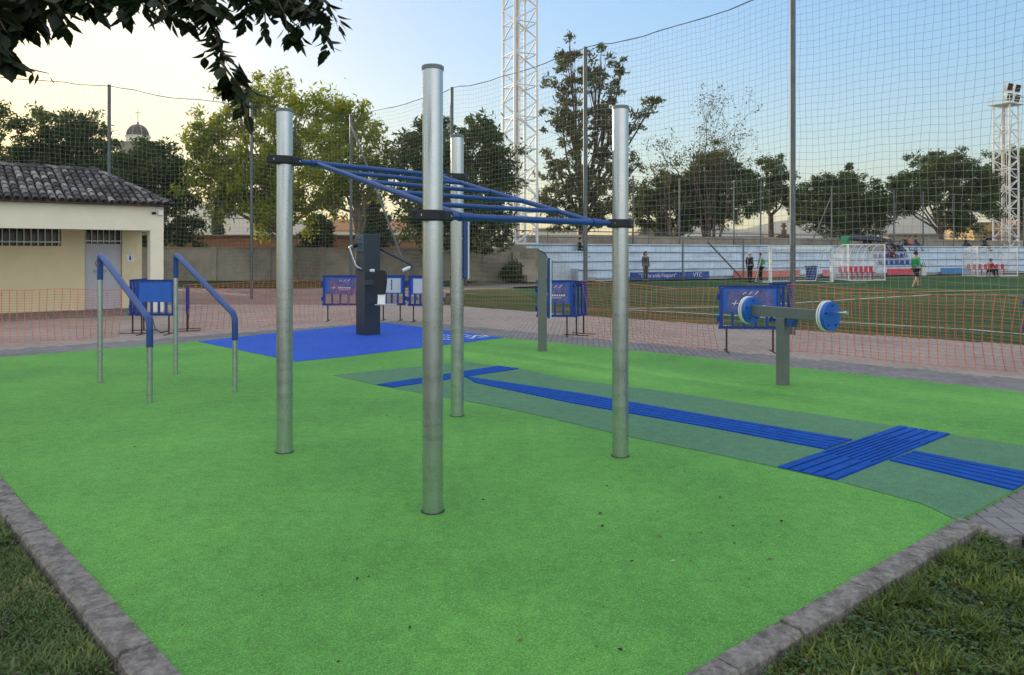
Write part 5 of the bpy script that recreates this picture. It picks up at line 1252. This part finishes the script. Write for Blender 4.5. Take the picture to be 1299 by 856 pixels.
house(678, 732, 291, 76, M_creamlight, 'pale low building left behind the stand by the lattice tower', 'low_building')
house(803, 850, 303, 78, M_yellow, 'tan building with hip roof behind the stand right of the ladder post', 'low_building', gable=287, roofm=mat('tan_roof', (.30,.20,.11), .9))
house(880, 965, 301, 80, M_conc, 'long grey building with low roof behind the bare tree', 'low_building', roofm=M_conc)
hh_ = house(978, 1008, 304, 76, M_conc, 'small gabled chapel like roof with stone ornament behind the goal', 'chapel', gable=295, roofm=mat('chapel_tiles', (.25,.14,.08), .9))
zg = at(0,295,76).z
MB().tube([(0,-3.2,zg-.1),(0,-3.2,zg+.3)], .28, 8).tube([(0,-3.2,zg+.3),(0,-3.2,zg+.95)], [.12,.22,], 8).tube([(-.3,-3.2,zg+.65),(.3,-3.2,zg+.65)], .09, 6).build('ornament', M_conc, hh_)
house(1127, 1196, 297.5, 82, M_conc, 'plain grey concrete building behind the stand left of the large pine', 'low_building')
house(1236, 1272, 283, 90, M_yellow, 'ochre building lit warm behind the large pine', 'low_building')
house(1272, 1345, 292, 88, mat('pinkish_render', (.40,.30,.24), .9, scale=.5), 'pinkish house behind the distant floodlight tower', 'low_building', gable=276)
# far fence behind the stand
ff = [(s_at(p_, 5.4)) for p_ in (803,862,931,965,1055,1134,1171,1210,1299)]
t = thing('far_ball_stop_fence', 'row of thin steel poles with wires behind the stand', 'fence', sp(0,5.4,0), sa_)
for x in ff: MB().tube([(x,0,0),(x,0,7.0)], .06, 8).build('pole', M_fencepost, t)
wr = MB()
for z in (3.2, 5.0, 6.95): wr.tube([(ff[0],0,z),(ff[-1],0,z)], .012, 4)
wr.build('wire', M_fencepost, t)
MB().tube([(s_at(1055,5.4),0,6.3),(s_at(1030,5.4),0,2.5)], .05, 8).build('brace', M_fencepost, t)
# hand rail in front of stand (thin poles)
t = thing('pitch_side_railing', 'thin grey steel railing posts and rail along the front of the stand', 'railing', sp(0,-.6,0), sa_)
ex = [s_at(p_, -.6) for p_ in (866, 943)]
for x in ex: MB().tube([(x,0,0),(x,0,2.6)], .06, 8).build('post', M_fencepost, t)
MB().tube([(s_at(898,-.6),0,2.35),(s_at(940,-.6),0,.1)], .05, 8).build('brace', M_fencepost, t)
MB().tube([(ex[0],0,2.55),(ex[1],0,2.55)], .02, 6).build('rail', M_fencepost, t)

# ------------------------------------------------------------------ mountains
def ridge(name, pts, Y, depth, m, seed):
    r = random.Random(seed); mb = MB(); vs = []; n = 60
    xs = np.linspace(pts[0][0], pts[-1][0], n); ys = np.interp(xs, [p_[0] for p_ in pts], [p_[1] for p_ in pts])
    for x, y in zip(xs, ys):
        p_ = at(x, y+r.uniform(-.7,.7), Y); vs += [(p_.x, Y-depth, -1), (p_.x, Y-depth*.4, p_.z*.55+r.uniform(-2,2)), tuple(p_), (p_.x, Y+depth, -1)]
    fs = [(4*i+k, 4*i+4+k, 4*i+5+k, 4*i+1+k) for i in range(n-1) for k in range(3)]
    return tag(mb.add(vs, fs).build(name, m, smooth=True), kind='structure')
M_hill = mat('far_hill', (.10,.12,.10), 1, var=.3, scale=.02)
ridge('hills', [(-200,300),(100,290),(235,268),(262,256),(285,258),(320,268),(420,285),(560,290),(680,300)], 1500, 300, M_hill, 1)
ridge('hills', [(700,302),(840,298),(885,276),(905,282),(935,292),(960,286),(1010,276),(1060,272),(1090,278),(1120,274),(1150,268),(1180,276),(1230,292),(1500,300)], 1700, 300, M_hill, 2)

# ------------------------------------------------------------------ haze
hz = N('haze_air'); hz.t.nodes.remove(hz.b); pv = hz.n('ShaderNodeVolumePrincipled'); pv.inputs['Color'].default_value = (.96,.95,.93,1); pv.inputs['Density'].default_value = .0003; pv.inputs['Anisotropy'].default_value = .3
hz.l(pv.outputs[0], hz.o.inputs['Volume'])
tag(MB().box((0,1050,74), (3900,2300,152)).build('haze', hz.m), kind='stuff')
